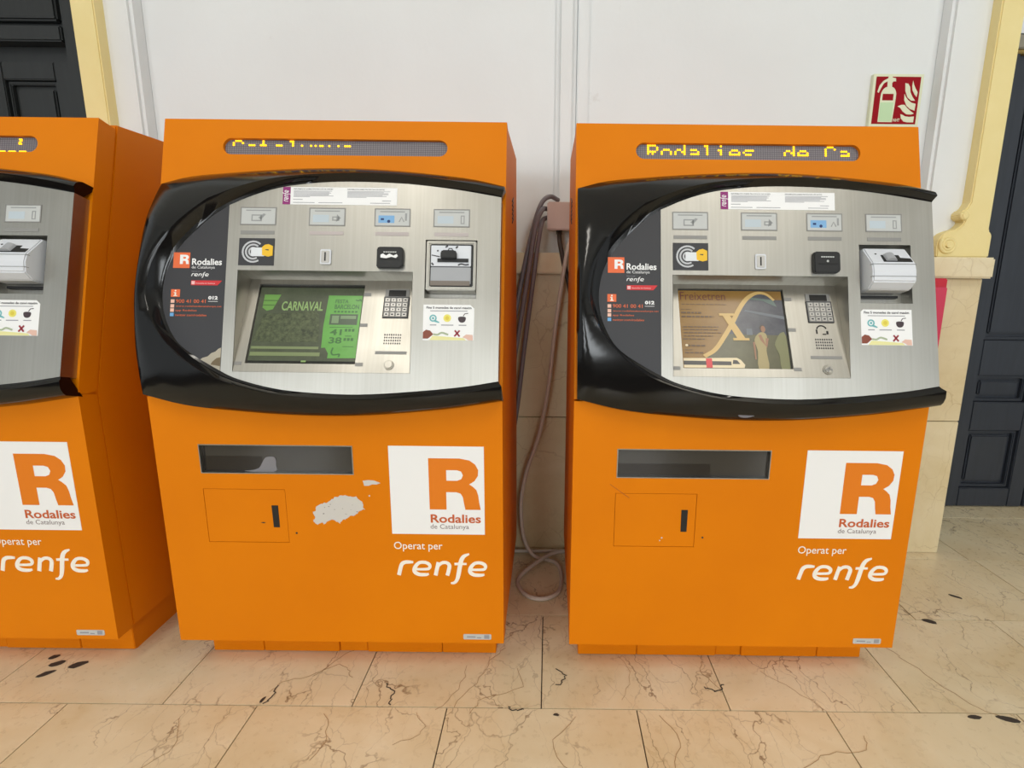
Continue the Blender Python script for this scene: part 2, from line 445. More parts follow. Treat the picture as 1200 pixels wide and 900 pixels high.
# jambs of the two door recesses and wall beyond them
for s in (-1, 1):
    x0, x1 = (2.78, 5.2) if s > 0 else (-5.2, -2.82)
    o = sbox('wall_right' if s > 0 else 'wall_left', x0, x1, YB, 2.62, 0, TOPZ, WALL)
wl = sbox('wall_lintel', 1.60, 2.78, YB+.02, 2.62, 2.95, TOPZ, WALL, wall)
wl = sbox('wall_lintel', -2.82, -1.70, YB+.02, 2.62, 2.95, TOPZ, WALL, wall)

HALLW = mat('grey_cream_hall_paint', (178, 172, 160), .8)
mb = MB().prism(rect(-5.2, 5.2, 0, TOPZ), 0, .2, [rect(x-.5, x+.5, .9, 3.0) for x in WINDOWS])
wf = link('wall_front', mb.map(lambda x, z, w: (x, HALL_Y-w, z)).mesh('wall_front', HALLW)); wf['kind'] = 'structure'
for k, wx in enumerate(WINDOWS):
    mb = MB().prism(rect(wx-.5, wx+.5, .9, 3.0), 0, .05, [rect(wx-.46+i*.48, wx-.02+i*.48, .94+j*1.03, 1.93+j*1.03) for i in range(2) for j in range(2)])
    wn = link('window_%d' % (k+1), mb.map(lambda x, z, w: (x, HALL_Y+.03+w, z)).mesh('window_frame', mat('white_window_paint', (220, 220, 216), .5)))
    wn['kind'] = 'structure'
def door(name, mt, edges, head, panels, x_lo, x_hi):
    root = link(name, MB().box(x_lo, x_hi, YD+.035, YD+.07, 0.004, 2.95).mesh(name, mt)); root['kind'] = 'structure'
    for lx0, lx1 in edges:
        # stiles and rails raised round each panel
        cols = [lx0]+[p for p in (panels['x'](lx0, lx1))]+[lx1]
        px0, px1 = cols[1], cols[2]
        for a, b_ in ((lx0, px0), (px1, lx1)):
            link('door_stile', MB().box(a, b_, YD, YD+.036, .006, head).mesh('door_stile', mt, bevel=.004), root)
        zs = [.006]+[z for zz in panels['z'] for z in zz]+[head]
        for k in range(0, len(zs), 2):
            link('door_rail', MB().box(px0, px1, YD, YD+.036, zs[k], zs[k+1]).mesh('door_rail', mt, bevel=.004), root)
        for z0, z1 in panels['z']:
            e = .03
            mb = MB().prism(rect(px0+.002, px1-.002, z0+.002, z1-.002), 0, 1, [rect(px0+.016, px1-.016, z0+.016, z1-.016)])
            mb.map(lambda x, z, w: (x, YD+.036-w*.022, z))
            link('panel_moulding', mb.mesh('panel_moulding', mt, bevel=.004), root)
            link('door_panel', MB().box(px0+e, px1-e, YD+.02, YD+.037, z0+e, z1-e).mesh('door_panel', mt, bevel=.007), root)
    return root
d2 = door('door_2', DOORW, [(1.97, 2.352), (2.358, 2.74)], 2.045,
          {'x': lambda a, b_: (a+.06, b_-.075), 'z': [(.10, .395), (.535, .665), (.83, 1.93)]}, 1.62, 2.80)
link('door_frame', MB().box(1.62, 1.965, YD-.02, YD+.036, .004, 2.95).mesh('door_frame', DOORW, bevel=.004), d2)
link('head_rail', MB().box(1.62, 2.78, YD-.035, YD+.036, 2.052, 2.105).mesh('head_rail', mat('grey_beige_paint', (150, 144, 128), .6), bevel=.004), d2)
link('head_moulding', MB().box(1.62, 2.78, YD-.025, YD+.036, 2.036, 2.0515).mesh('head_moulding', mat('ochre_paint', (150, 126, 66), .6), bevel=.003), d2)
d1 = door('door_1', DOORL, [(-2.40, -2.045), (-2.765, -2.406)], 1.97,
          {'x': lambda a, b_: (a+.06, b_-.072), 'z': [(.10, .395), (.535, .665), (.83, 1.90)]}, -2.82, -1.66)
link('door_frame', MB().box(-2.04, -1.70, YD-.02, YD+.036, .004, 2.95).mesh('door_frame', DOORL, bevel=.004), d1)
link('head_rail', MB().box(-2.80, -2.042, YD-.03, YD+.036, 2.04, 2.10).mesh('head_rail', DOORL, bevel=.006), d1)
link('transom_panel', MB().box(-2.80, -2.075, YD+.0, YD+.036, 2.13, 2.9).mesh('transom_panel', DOORL, bevel=.008), d1)

# ------------------------------------------------------------------ ticket machines
A0 = math.atan2(.963, .269)
sy, sz = math.cos(A0), math.sin(A0)
ZB = .798
def f_low(u, v, w): return (u, -w, v)
def f_con(u, v, w): return (u, v*sy-w*sz, ZB+v*sz+w*sy)
TB = math.atan(.2535); cb, sb = math.cos(TB), math.sin(TB)
def f_scr(u, t, w): return f_con(u, .059+t*cb+w*sb, .0475-t*sb+w*cb)
FR = {'low': f_low, 'con': f_con, 'scr': f_scr}
CACHE = {}
WC = .047      # front of the console plate
W_ = .9
INNER = [(.893, .506), (.817, .519), (.748, .529), (.66, .538), (.567, .542), (.481, .542), (.412, .537), (.344, .527), (.284, .510), (.225, .485), (.176, .455), (.135, .418), (.104, .385), (.08, .350), (.064, .310), (.057, .265), (.059, .226), (.068, .190), (.087, .150), (.112, .120), (.16, .088), (.211, .060), (.258, .040), (.343, .019), (.435, .009), (.552, .006), (.677, .014), (.802, .027), (.893, .042)]
INS = spline(INNER, 4)
def build_bezel():
    oT = spline([(.9, .540, .033), (.82, .560, .028), (.715, .575, .022), (.59, .587, .018), (.46, .592, .015), (.32, .589, .012), (.19, .580, .010), (.08, .570, .006), (.005, .551, .004)], 4)
    oL = spline([(.005, .551, .004), (.004, .50, .026), (.004, .42, .052), (.004, .28, .068), (.004, .15, .060), (.005, .06, .040), (.006, .002, .022)], 4)
    oB = spline([(.006, .002, .022), (.12, -.024, .028), (.25, -.037, .030), (.38, -.045, .030), (.51, -.046, .030), (.63, -.039, .032), (.76, -.026, .034), (.84, -.014, .035), (.902, -.004, .036)], 4)
    rT = spline([(.9, .519, .058), (.82, .535, .060), (.70, .550, .062), (.567, .558, .064), (.43, .553, .066), (.33, .541, .068), (.25, .520, .070), (.17, .487, .071)], 4)
    rL = spline([(.17, .487, .071), (.13, .455, .072), (.085, .41, .073), (.045, .345, .074), (.029, .27, .074), (.038, .215, .074), (.07, .15, .073), (.12, .095, .072)], 4)
    rB = spline([(.12, .095, .072), (.195, .047, .071), (.30, .014, .068), (.39, .000, .066), (.55, -.008, .064), (.70, .000, .062), (.82, .014, .060), (.902, .029, .058)], 4)
    iT = INS[:11*4+1]; iL = INS[11*4:20*4+1]; iB = INS[20*4:]
    rows = [[], [], []]
    for (o, r, i, n) in ((oT, rT, iT, 34), (oL, rL, iL, 26), (oB, rB, iB, 34)):
        for k, L in enumerate((o, r, [(p[0], p[1], WC-.001) for p in i])):
            s = resample(L, n); rows[k] += s if k == 0 and not rows[0] or (k and not rows[k]) else s[1:]
    O, Rg, I = rows; n = len(O)
    prof = []
    for a, r, i in zip(O, Rg, I):
        a, r, i = Vector(a), Vector(r), Vector(i)
        mid = a.lerp(r, .5)+Vector((0, 0, .007)); mid2 = a.lerp(r, .18)+Vector((0, 0, .006))
        prof.append([Vector((a.x, a.y, -.012)), a, mid2, mid, r, r.lerp(i, .15)+Vector((0, 0, .0005)), r.lerp(i, .6)+Vector((0, 0, -.008 if i.x < .4 else -.002)), i, Vector((i.x, i.y, .02))])
    k = len(prof[0]); mb = MB()
    vs_ = [tuple(p) for pr_ in prof for p in pr_]; fs = []
    for i in range(n-1):
        for j in range(k-1):
            fs.append((i*k+j, (i+1)*k+j, (i+1)*k+j+1, i*k+j+1))
    fs.append(tuple(range(k))); fs.append(tuple((n-1)*k+j for j in reversed(range(k))))
    return mb.add(vs_, fs)

FONT57 = {'R': '11110 10001 10001 11110 10100 10010 10001', 'o': '00000 00000 01110 10001 10001 10001 01110', 'd': '00001 00001 01101 10011 10001 10001 01111',
 'a': '00000 00000 01110 00001 01111 10001 01111', 'l': '01100 00100 00100 00100 00100 00100 01110', 'i': '00100 00000 01100 00100 00100 00100 01110',
 'e': '00000 00000 01110 10001 11111 10000 01110', 's': '00000 00000 01111 10000 01110 00001 11110', 'C': '01110 10001 10000 10000 10000 10001 01110',
 't': '01000 01000 11100 01000 01000 01001 00110', 'u': '00000 00000 10001 10001 10001 10011 01101', 'n': '00000 00000 10110 11001 10001 10001 10001',
 'y': '00000 00000 10001 10001 01111 00001 01110', ' ': '00000 00000 00000 00000 00000 00000 00000'}
PU, PV = .0060, .0056
LED_U0, LED_U1, LED_V0, LED_V1 = .157, .745, .6345, .6785
def led_dots(s, u0, rows, shift=0):
    mb = MB()
    for ci, ch in enumerate(s):
        g = FONT57[ch].split()
        for r in range(7):
            if r not in rows: continue
            for c in range(5):
                if g[r][c] == '1':
                    u = u0+(ci*6+c)*PU; v = LED_V1-.0038-(r+shift)*PV
                    if u > LED_U1-.006 or v < LED_V0: continue
                    mb.prism(rect(u-.0023, u+.0023, v-.0020, v+.0020), -.0085, -.0068)
    return mb

def make_machine(x, label, kind):
    root = bpy.data.objects.new('ticket_machine', None); C.objects.link(root)
    root.location = (x, D, 0)
    tag(root, label, 'ticket machine', 'orange ticket machines in a row along the wall')
    def part(name, mb, frame, mt, parent=None, key=None, smooth=False, bevel=0, seg=2, lab=None, kind_=None):
        if isinstance(mb, MB): builder = lambda: mb
        else: builder = mb
        if key and key in CACHE: me = CACHE[key]
        else:
            q = builder()
            if frame: q.map(FR[frame])
            me = q.mesh(name, mt, smooth, bevel, seg)
            if key: CACHE[key] = me
        o = link(name, me, parent or root)
        if lab: o['label'] = lab
        if kind_ or name in ('small_print', 'label_print', 'mouth_print', 'key_print', 'serial_print', 'speaker_grille', 'paint_speck', 'reader_print'): o['kind'] = kind_ or 'stuff'
        return o
    P = part
    # --- sheet-metal body
    def cab():
        mb = MB().prism([(.060, .1), (.060, .787), (.258, 1.4985), (.637, 1.4985), (.637, .1)], .0015, W_-.0015)
        return mb.map(lambda y, z, w: (w, y, z))
    body = P('cabinet', cab, None, ORANGE, key='cab', bevel=.004)
    # upper front, leaning back, with the slot for the moving-text display
    LEDS = rrect(LED_U0, LED_U1, LED_V0, LED_V1, .0219, 8)
    P('upper_front', lambda: MB().prism(rect(0, W_, .003, .729), -.055, 0, [LEDS, rect(.238, .678, .057, .315)]), 'con', ORANGE, key='upf')
    P('top_edge', lambda: MB().prism(rect(.001, W_-.001, .7285, .7300), -.054, -.001), 'con', ORANGE, key='upe')
    lp_h = [rect(.114, .512, .592, .671), rect(.1128, .3282, .3978, .5492)]
    lowp = P('lower_front', lambda: MB().prism(rect(0, W_, .1, .7955), -.055, 0, lp_h), 'low', ORANGE, key='lof')
    for cx_ in (.0035, W_-.0035):
        P('corner_fold', lambda: MB().tube([(cx_, .0035, .1), (cx_, .0035, .795)], .0036, 8), None, ORANGE, key=('fold', cx_), smooth='all')
    # plinth
    P('plinth', lambda: MB().box(.031, W_-.031, .094, .60, 0, .1), None, ORANGE, key='pli')
    js = [.03, .181, .405, .488, .71, W_-.03] if kind != 'right' else [.03, .205, .44, .515, .74, W_-.03]
    for k, (a, b_) in enumerate(zip(js[:-1], js[1:])):
        P('plinth_panel', MB().box(a+.0008, b_-.0008, .086 if k != 2 else .0895, .095, 0.002, .0985), None, ORANGE, bevel=.0015)
    # vents on both flanks
    for sx in (0, W_):
        for k in range(6):
            s_ = -1 if sx == 0 else 1
            a, b_ = (sx-.0006, sx+.0012) if sx == 0 else (sx-.0012, sx+.0006)
            P('vent_slot', lambda: MB().add([(xx, yy, zz) for xx in (a, b_) for yy, zz in ((.40, 1.262+k*.0125), (.455, 1.278+k*.0125), (.455, 1.284+k*.0125), (.40, 1.268+k*.0125))],
              [(0, 1, 2, 3), (7, 6, 5, 4), (0, 4, 5, 1), (1, 5, 6, 2), (2, 6, 7, 3), (3, 7, 4, 0)]), None, BLACK, key=('vent', sx, k))
    # --- display for moving text
    led = P('text_display', lambda: MB().prism(rect(LED_U0-.004, LED_U1+.004, LED_V0-.004, LED_V1+.004), -.02, -.009), 'con', LEDBOARD, key='ledb')
    def off():
        mb = MB()
        for r in range(8):
            for c in range(100):
                u = LED_U0+.0035+c*PU; v = LED_V1-.0038-r*PV
                if u > LED_U1-.002: break
                mb.add([(u-.0024, v-.0022, -.0086), (u+.0024, v-.0022, -.0086), (u+.0024, v+.0022, -.0086), (u-.0024, v+.0022, -.0086)], [(0, 1, 2, 3)])
        return mb
    P('unlit_dots', off, 'con', LEDOFF, led, key='ledoff', kind_='stuff')
    if kind == 'mid': dots = led_dots('Catalunya', .180, (0, 1, 2))
    elif kind == 'right': dots = led_dots('Rodalies  de Ca', .190, (0, 1, 2, 3, 4))
    else:
        dots = led_dots('Rodalies', .18, (0, 1))
        for u in (.645, .672, .700): dots.prism(rect(u-.009, u+.009, LED_V0+.0015, LED_V0+.0065), -.0085, -.0068)
        for u, v in ((.690, 0), (.694, 0), (.694, 1), (.690, 2), (.694, 3), (.690, 3)): dots.prism(rect(u-.002, u+.002, LED_V1-.008-v*.004, LED_V1-.0045-v*.004), -.0085, -.0068)
    P('lit_dots', dots, 'con', LEDON, led, kind_='stuff')
    # --- black moulding round the console
    P('console_bezel', build_bezel, 'con', BEZEL, key='bez', smooth=True)
    # --- steel console plate with openings
    top = [p for p in INS[:11*4] if p[0] > .212]; bot = [p for p in INS[20*4:] if p[0] > .212]
    outer = top+[(.211, .479), (.211, .0605)]+bot
    REC = rect(.24, .676, .059, .313); RCP = rect(.706, .835, .247, .395)
    con = P('console_plate', lambda: MB().prism(outer, 0.0, WC, [REC, RCP]), 'con', STEEL, key='con')
    ip = [p for p in INS[9*4:22*4+1] if p[0] < .2105]
    info = P('info_panel', lambda: MB().prism([(.2102, .478)]+ip+[(.2102, .0605)], .02, WC-.0005), 'con', DARKGREY, key='info')
    # recess of the touch screen: cheeks, roof and sloping plate
    def recess():
        L = .254/cb; mb = MB()
        # roof and cheeks in console space
        mb.add([(.2408, .3122, WC-.0003), (.6752, .3122, WC-.0003), (.6752, .3055, -.022), (.2408, .3055, -.022)], [(0, 1, 2, 3)])
        for u in (.2408, .6752): mb.add([(u, .0592, WC-.0003), (u, .3122, WC-.0003), (u, .3055, -.022), (u, .0592, -.022)], [(0, 1, 2, 3)])
        return mb
    P('recess_lining', recess, 'con', STEEL, key='rlin')
    SCR = rect(.2665, .5385, .0225, .242)
    P('screen_plate', lambda: MB().prism(rect(.2409, .6751, .0004, .258), -.006, 0, [SCR]), 'scr', STEEL, key='splate')
    screen = P('screen', lambda: MB().prism(rect(.2655, .5395, .0215, .243), -.012, -.005), 'scr', mat('dark_screen_glass', (30, 32, 28), .12, spec=.6), key='scr0')
    su = lambda a: .2665+a*.272
    st = lambda b_: .0225+b_*.2195
    def sp_(name, mb, mt, lay):
        # drawn in unit screen coordinates
        mb.map(lambda a, b_, w: (su(a), st(b_), -.005+.00025*lay+w*.0002)); return P(name, mb, 'scr', mt, screen)
    def poly(*pts): return MB().prism(list(pts), 0, 1)
    E_ = .24
    if kind in ('mid', 'left'):
        sp_('screen_image', poly((.01, .04), (.995, .04), (.995, .965), (.01, .965)), m_screen('olive_screen', (66, 72, 56), (78, 84, 66), 30, E_), 1)
        sp_('screen_image', poly((.02, .27), (.63, .27), (.60, .62), (.55, .66), (.08, .62)), m_screen('crowd_screen', (54, 60, 46), (92, 100, 72), 90, E_), 2)
        sp_('screen_image', poly((.02, .10), (.66, .10), (.66, .145), (.02, .145)), mat('olive_band', (112, 124, 84), .3, emit=E_), 3)
        sp_('screen_image', poly((.02, .185), (.64, .185), (.64, .215), (.02, .215)), mat('olive_band', (112, 124, 84), .3, emit=E_), 3)
        sp_('screen_image', poly((.055, .87), (.21, .87), (.155, .68), (.10, .66), (.055, .70)), mat('leaf_green_screen', (96, 140, 66), .3, emit=E_), 3)
        for k in range(2): sp_('screen_image', poly((.055, .80-k*.06), (.19-k*.02, .80-k*.06), (.185-k*.02, .785-k*.06), (.055, .785-k*.06)), mat('deep_green_screen', (70, 104, 48), .3, emit=E_), 4)
        sp_('lettering', text(MB(), 'CARNAVAL', .235, .625, .665, .785, 0, .02), mat('pale_green_screen', (128, 156, 96), .3, emit=E_), 4)
        sp_('screen_image', poly((.665, .865), (.985, .865), (.99, .30), (.992, .08), (.735, .075), (.735, .135), (.70, .205), (.665, .20), (.655, .47)), m_screen('bright_green_screen', (86, 140, 64), (94, 150, 72), 12, .34), 5)
        DG = mat('dark_green_screen', (48, 96, 40), .3, emit=.3)
        sp_('lettering', text(MB(), 'FESTA', .735, .86, .765, .815, 0, .03), DG, 6)
        sp_('lettering', text(MB(), 'BARCELON', .735, .965, .69, .75, 0, .03), DG, 6)
        mb = MB()
        for k in range(7): mb.prism(rect(.735+k*.033, .757+k*.033, .645, .668), 0, 1)
        mb.prism(rect(.715, .93, .455, .462), 0, 1); mb.prism(rect(.86, .96, .215, .222), 0, 1)
        sp_('small_print', mb, DG, 6)
        sp_('screen_image', poly((.705, .625), (.965, .625), (.965, .49), (.705, .49)), mat('slate_green_screen', (62, 78, 58), .3, emit=.3), 6)
        sp_('screen_image', poly((.725, .605), (.79, .605), (.79, .51), (.725, .51)), mat('grey_green_screen', (104, 128, 92), .3, emit=.3), 7)
        sp_('screen_image', poly((.805, .605), (.95, .605), (.95, .565), (.805, .565)), mat('grey_green_screen', (104, 128, 92), .3, emit=.3), 7)
        sp_('lettering', text(MB(), '41', .725, .835, .36, .435, 0, .03), DG, 6)
        sp_('lettering', text(MB(), '38', .725, .845, .255, .335, 0, .03), DG, 6)
        mb = MB()
        for z in (.405, .29):
            for k in range(3): mb.prism(rect(.86+k*.033, .884+k*.033, z, z+.035), 0, 1)
        mb.prism(rect(.87, .93, .345, .355), 0, 1)
        sp_('small_print', mb, DG, 6)
        sp_('screen_image', MB().ribbon(spline([(.775, .205), (.765, .15), (.78, .12), (.81, .12), (.84, .125), (.835, .09)], 4), .008, 0, 1), DG, 6)
        sp_('screen_image', MB().ribbon(spline([(.925, .81), (.95, .80), (.97, .815), (.98, .79)], 4), .007, 0, 1), DG, 6)
        sp_('small_print', poly((.50, .025), (.545, .025), (.545, .045), (.50, .045)), mat('pale_green_screen', (128, 156, 96), .3, emit=E_), 6)
    else:
        sp_('screen_image', poly((.005, .01), (.985, .01), (.985, .985), (.005, .985)), m_screen('amber_brown_screen', (122, 92, 48), (136, 104, 54), 8, E_), 1)
        G1 = m_screen('grey_green_photo', (84, 82, 62), (94, 92, 70), 20, E_)
        curve = spline([(.22, .155), (.33, .24), (.42, .40), (.50, .56), (.58, .74), (.66, .87), (.75, .945), (.84, .935), (.90, .87)], 5)
        sp_('screen_image', MB().prism(curve+[(.985, .87), (.985, .01), (.22, .01)], 0, 1), G1, 2)
        cv = [p for p in curve if p[1] > .42]
        sp_('screen_image', MB().prism(cv+[(.985, .87), (.985, .42)], 0, 1), m_screen('blue_grey_photo', (66, 66, 74), (84, 86, 90), 30, E_), 3)
        sp_('screen_image', poly((.615, .72), (.985, .62), (.985, .66), (.625, .74)), mat('steel_blue_screen', (96, 102, 108), .3, emit=E_), 4)
        sp_('screen_image', poly((.70, .90), (.90, .87), (.93, .78), (.80, .86), (.68, .875)), mat('teal_screen', (88, 104, 98), .3, emit=E_), 4)
        sp_('screen_image', poly((.615, .42), (.67, .42), (.67, .50), (.62, .50)), mat('steel_blue_screen', (96, 102, 108), .3, emit=E_), 4)
        GOLD = mat('gold_screen', (186, 156, 98), .3, emit=.26)
        c2 = spline([(.205, .15), (.31, .235), (.41, .405), (.49, .565), (.57, .745), (.65, .88), (.745, .955), (.84, .945), (.91, .865)], 5)
        sp_('golden_x', MB().ribbon(c2, [.022-.012*max(0, (k-26)/15) for k in range(len(c2))], 0, 1), GOLD, 5)
        sp_('golden_x', MB().prism([(.405, .665), (.475, .665), (.60, .375), (.525, .375)], 0, 1), GOLD, 6)
        mb = MB(); mb.prism(rect(.375, .515, .66, .69), 0, 1); mb.prism(rect(.485, .635, .35, .38), 0, 1)
        sp_('golden_x', mb, GOLD, 7)
        BR = mat('dark_brown_screen', (88, 44, 34), .3, emit=.3)
        sp_('lettering', text(MB(), 'Freixetren', .02, .45, .86, .965, 0, .0), BR, 5)
        BT = mat('umber_screen', (84, 62, 38), .3, emit=.3)
        mb = MB()
        for (a, b_, z, h) in ((.03, .46, .80, .008), (.02, .12, .735, .007), (.02, .21, .685, .02), (.02, .32, .635, .02), (.03, .36, .51, .012), (.03, .35, .475, .012), (.03, .38, .435, .012), (.03, .30, .395, .012), (.02, .23, .355, .014), (.06, .22, .27, .02), (.03, .10, .225, .008), (.03, .20, .185, .016)):
            t = a
            while t < b_: w_ = random.uniform(.02, .05); mb.prism(rect(t, min(t+w_, b_), z, z+h), 0, 1); t += w_+.008
        sp_('small_print', mb, BT, 5)
        sp_('screen_image', MB().disc(.05, .285, .014, 0, 1, 14), mat('cream_screen', (206, 190, 156), .3, emit=E_), 5)
        # train
        CR = mat('cream_screen', (206, 190, 156), .3, emit=E_)
        sp_('train_picture', MB().prism([(.01, .012), (.56, .012), (.57, .05), (.535, .11), (.50, .135), (.01, .125)], 0, 1), CR, 6)
        sp_('train_picture', poly((.01, .045), (.445, .045), (.445, .09), (.01, .095)), mat('slate_screen', (62, 60, 58), .3, emit=.3), 7)
        sp_('train_picture', poly((.455, .06), (.525, .06), (.50, .105), (.465, .11)), mat('slate_screen', (62, 60, 58), .3, emit=.3), 7)
        sp_('train_picture', MB().prism(rect(.215, .27, .012, .125), 0, 1), mat('crimson_screen', (190, 50, 56), .3, emit=E_), 8)
        # the two people of the advertisement
        SK = mat('skin_screen', (138, 100, 76), .3, emit=E_); SH = mat('khaki_screen', (150, 136, 96), .3, emit=E_)
        HR = mat('hair_screen', (62, 48, 40), .3, emit=.3); GS = mat('sage_screen', (112, 112, 78), .3, emit=E_)
        sp_('picture_figure', MB().disc(.765, .505, .026, 0, 1, 14, .045), HR, 5)
        sp_('picture_figure', MB().disc(.772, .495, .021, 0, 1, 14, .042), SK, 6)
        sp_('picture_figure', MB().prism(spline([(.735, .45), (.79, .44), (.80, .36), (.78, .22), (.785, .012), (.69, .012), (.70, .22), (.68, .36)], 3, True), 0, 1), SH, 6)
        sp_('picture_figure', MB().ribbon([(.80, .38), (.785, .28), (.75, .36), (.735, .42)], .014, 0, 1), SK, 7)
        sp_('picture_figure', MB().prism([(.665, .33), (.685, .34), (.68, .12), (.668, .12)], 0, 1), SK, 5)
        sp_('picture_figure', MB().prism(spline([(.90, .40), (.935, .45), (.975, .42), (.975, .012), (.90, .012), (.895, .18), (.865, .30)], 3, True), 0, 1), GS, 5)
    # small items on the sloping plate
    for k, (u, t) in enumerate(((.548, .214), (.548, .128), (.5485, .022), (.2495, .022))):
        P('plate_tag', lambda u=u, t=t: MB().prism(rect(u-.0095, u+.0095, t-.0045, t+.0045), 0, .0008), 'scr', MIDGREY, key=('ptag', k))
    kp = P('keypad', lambda: MB().prism(rect(.594, .656, .150, .229), 0, .0025), 'scr', MIDGREY, key='kpad')
    P('keypad_display', lambda: MB().prism(rect(.6035, .6475, .209, .226), .002, .0035), 'scr', BLACK, kp, key='kdis')
    for r in range(4):
        for c in range(4):
            u = .5965+c*.0151; t = .1925-r*.0135
            P('key', lambda: MB().prism(rect(u, u+.0125, t, t+.0108), .0025, .0045), 'scr', KEYM, kp, key=('key', r, c), bevel=.001, seg=1)
    def kd():
        mb = MB()
        for r in range(4):
            for c in range(4):
                u = .5965+c*.0151+.0062; t = .1925-r*.0135+.0054
                w_ = .0030 if (c == 3 or r == 3) else .0016
                mb.prism(rect(u-w_, u+w_, t-.0018, t+.0018), .0044, .0048)
        return mb
    P('key_print', kd, 'scr', DARKTXT, kp, key='kprint')
    P('keypad_border', lambda: MB().prism(rect(.5925, .6575, .1485, .2075), 0, .0029, [rect(.5945, .6555, .1505, .2055)]), 'scr', DARKGREY, kp, key='kbor')
    def grille():
        mb = MB()
        for r in range(4):
            for c in range(8):
                mb.prism(rect(.603+c*.0056, .6058+c*.0056, .077+r*.0078, .0812+r*.0078), 0, .0006)
        return mb
    P('speaker_grille', grille, 'scr', DARKTXT, key='gril')
    P('plate_strip', lambda: MB().prism(rect(.585, .663, .050, .058), 0, .0008), 'scr', MIDGREY, key='pstrip')
    bt = P('push_button', lambda: MB().disc(.6225, .0215, .0125, 0, .003, 24).disc(.6225, .0215, .0098, .003, .0055, 24), 'scr', STEEL, key='btn', bevel=.0008, seg=1)
    if kind == 'right':
        mb = MB()
        arc = [(.623+.0125*math.cos(math.radians(a)), .128+.0125*math.sin(math.radians(a))) for a in range(20, 165, 16)]
        mb.ribbon(arc, .0018, 0, .0006); mb.prism(rect(.608, .612, .118, .130), 0, .0006); mb.prism(rect(.634, .639, .117, .126), 0, .0006); mb.prism(rect(.624, .633, .1155, .1185), 0, .0006)
        P('headset_symbol', mb, 'scr', BLACK)
        P('button_print', MB().ribbon([(.614, .018), (.6225, .024), (.631, .019)], .0025, .0055, .006).ribbon([(.619, .013), (.626, .028)], .0018, .0055, .006), 'scr', MIDGREY, bt)
    # --- row of label windows
    for k, (a, b_) in enumerate(((.240, .330), (.412, .503), (.576, .666), (.724, .815))):
        lw = P('label_window', lambda: MB().prism(rect(a, b_, .428, .474), WC-.004, WC+.0012, [rect(a+.0025, b_-.0025, .4305, .4715)]), 'con', MIDGREY, key=('lw', k))
        P('label_card', lambda: MB().prism(rect(a+.002, b_-.002, .430, .472), WC-.002, WC+.0005), 'con', LABEL, lw, key=('lc', k))
        def ic():
            mb = MB()
            mb.prism(rect(a+.014, b_-.014, .4645, .4672), WC, WC+.0009)
            if k == 0:
                mb.prism(rect(a+.028, a+.054, .438, .455), WC, WC+.0009, [rect(a+.031, a+.050, .441, .452)]); mb.prism([(a+.045, .447), (a+.058, .458), (a+.064, .456), (a+.052, .442)], WC, WC+.0009)
            elif k == 1:
                mb.prism(rect(a+.058, a+.076, .441, .452), WC, WC+.0009, [rect(a+.061, a+.073, .444, .449)]); mb.prism([(a+.068, .438), (a+.080, .448), (a+.070, .458)], WC, WC+.0009, [])
            elif k == 2:
                mb.ribbon([(a+.062, .440), (a+.068, .452), (a+.074, .440)], .0015, WC, WC+.0009); mb.ribbon([(a+.079, .443), (a+.079, .462)], .0025, WC, WC+.0009)
            else:
                mb.prism(rect(a+.068, a+.078, .436, .458), WC, WC+.0009, [rect(a+.0705, a+.0755, .4385, .4555)])
            return mb
        P('label_print', ic, 'con', LABELD, lw, key=('li', k))
        if k in (1, 2, 3):
            P('label_print', lambda: MB().prism(rect(a+.010, a+.050, .437, .456), WC, WC+.0008), 'con', BLUE if k == 2 else mat('faint_blue_print', (186, 198, 206), .5), lw, key=('lb', k))
        if k == 2:
            P('label_print', lambda: MB().prism(rect(a+.016, a+.024, .444, .449), WC, WC+.0011).disc(a+.036, .441, .004, WC, WC+.0011, 10), 'con', mat('dark_blue_print', (30, 52, 104), .5), lw, key='lbb')
        P('plate_strip', lambda: MB().prism(rect(a+.003, b_-.003, .4045, .4135), WC, WC+.0008), 'con', mat('faded_strip', (184, 174, 172), .5) if kind == 'mid' and k else MIDGREY)
    # --- contactless pad
    pad = P('contactless_pad', lambda: MB().prism(rect(.241, .329, .325, .394), WC, WC+.0015), 'con', DARKGREY, key='pad')
    def arcs():
        mb = MB()
        for r in (.010, .018, .026):
            mb.ribbon([(.277+r*math.cos(math.radians(a)), .3595+r*math.sin(math.radians(a))) for a in range(48, 318, 15)], .0022, WC+.0014, WC+.0019)
        return mb
    P('wave_symbol', arcs, 'con', mat('pale_grey_print', (190, 192, 196), .5), pad, key='arcs')
    P('card_symbol', lambda: MB().prism(rrect(.272, .306, .348, .370, .003, 3), WC+.0014, WC+.0023), 'con', mat('card_white_print', (222, 226, 230), .5), pad, key='cardsym')
    P('hand_symbol', lambda: MB().prism([(.300, .351), (.299, .371), (.306, .377), (.315, .379), (.326, .374), (.326, .350), (.315, .347)], WC+.0014, WC+.0027), 'con', YEL, pad, key='handsym')
    P('hand_print', lambda: MB().prism([(.308, .3655), (.316, .3655), (.316, .3625), (.308, .3635)], WC+.0026, WC+.0030), 'con', DARKTXT, pad, key='handpr')
    # --- coin slot
    cs = P('coin_slot', lambda: MB().prism(rrect(.445, .472, .329, .367, .003, 3), WC, WC+.004), 'con', SILVER, key='coin', bevel=.0008, seg=1)
    P('coin_plate', lambda: MB().prism(rrect(.4485, .4685, .333, .363, .002, 3), WC+.004, WC+.0055), 'con', KEYM, cs, key='coinp')
    P('slit', lambda: MB().prism(rect(.4565, .4600, .337, .359), WC+.005, WC+.006), 'con', BLACK, cs, key='slit')
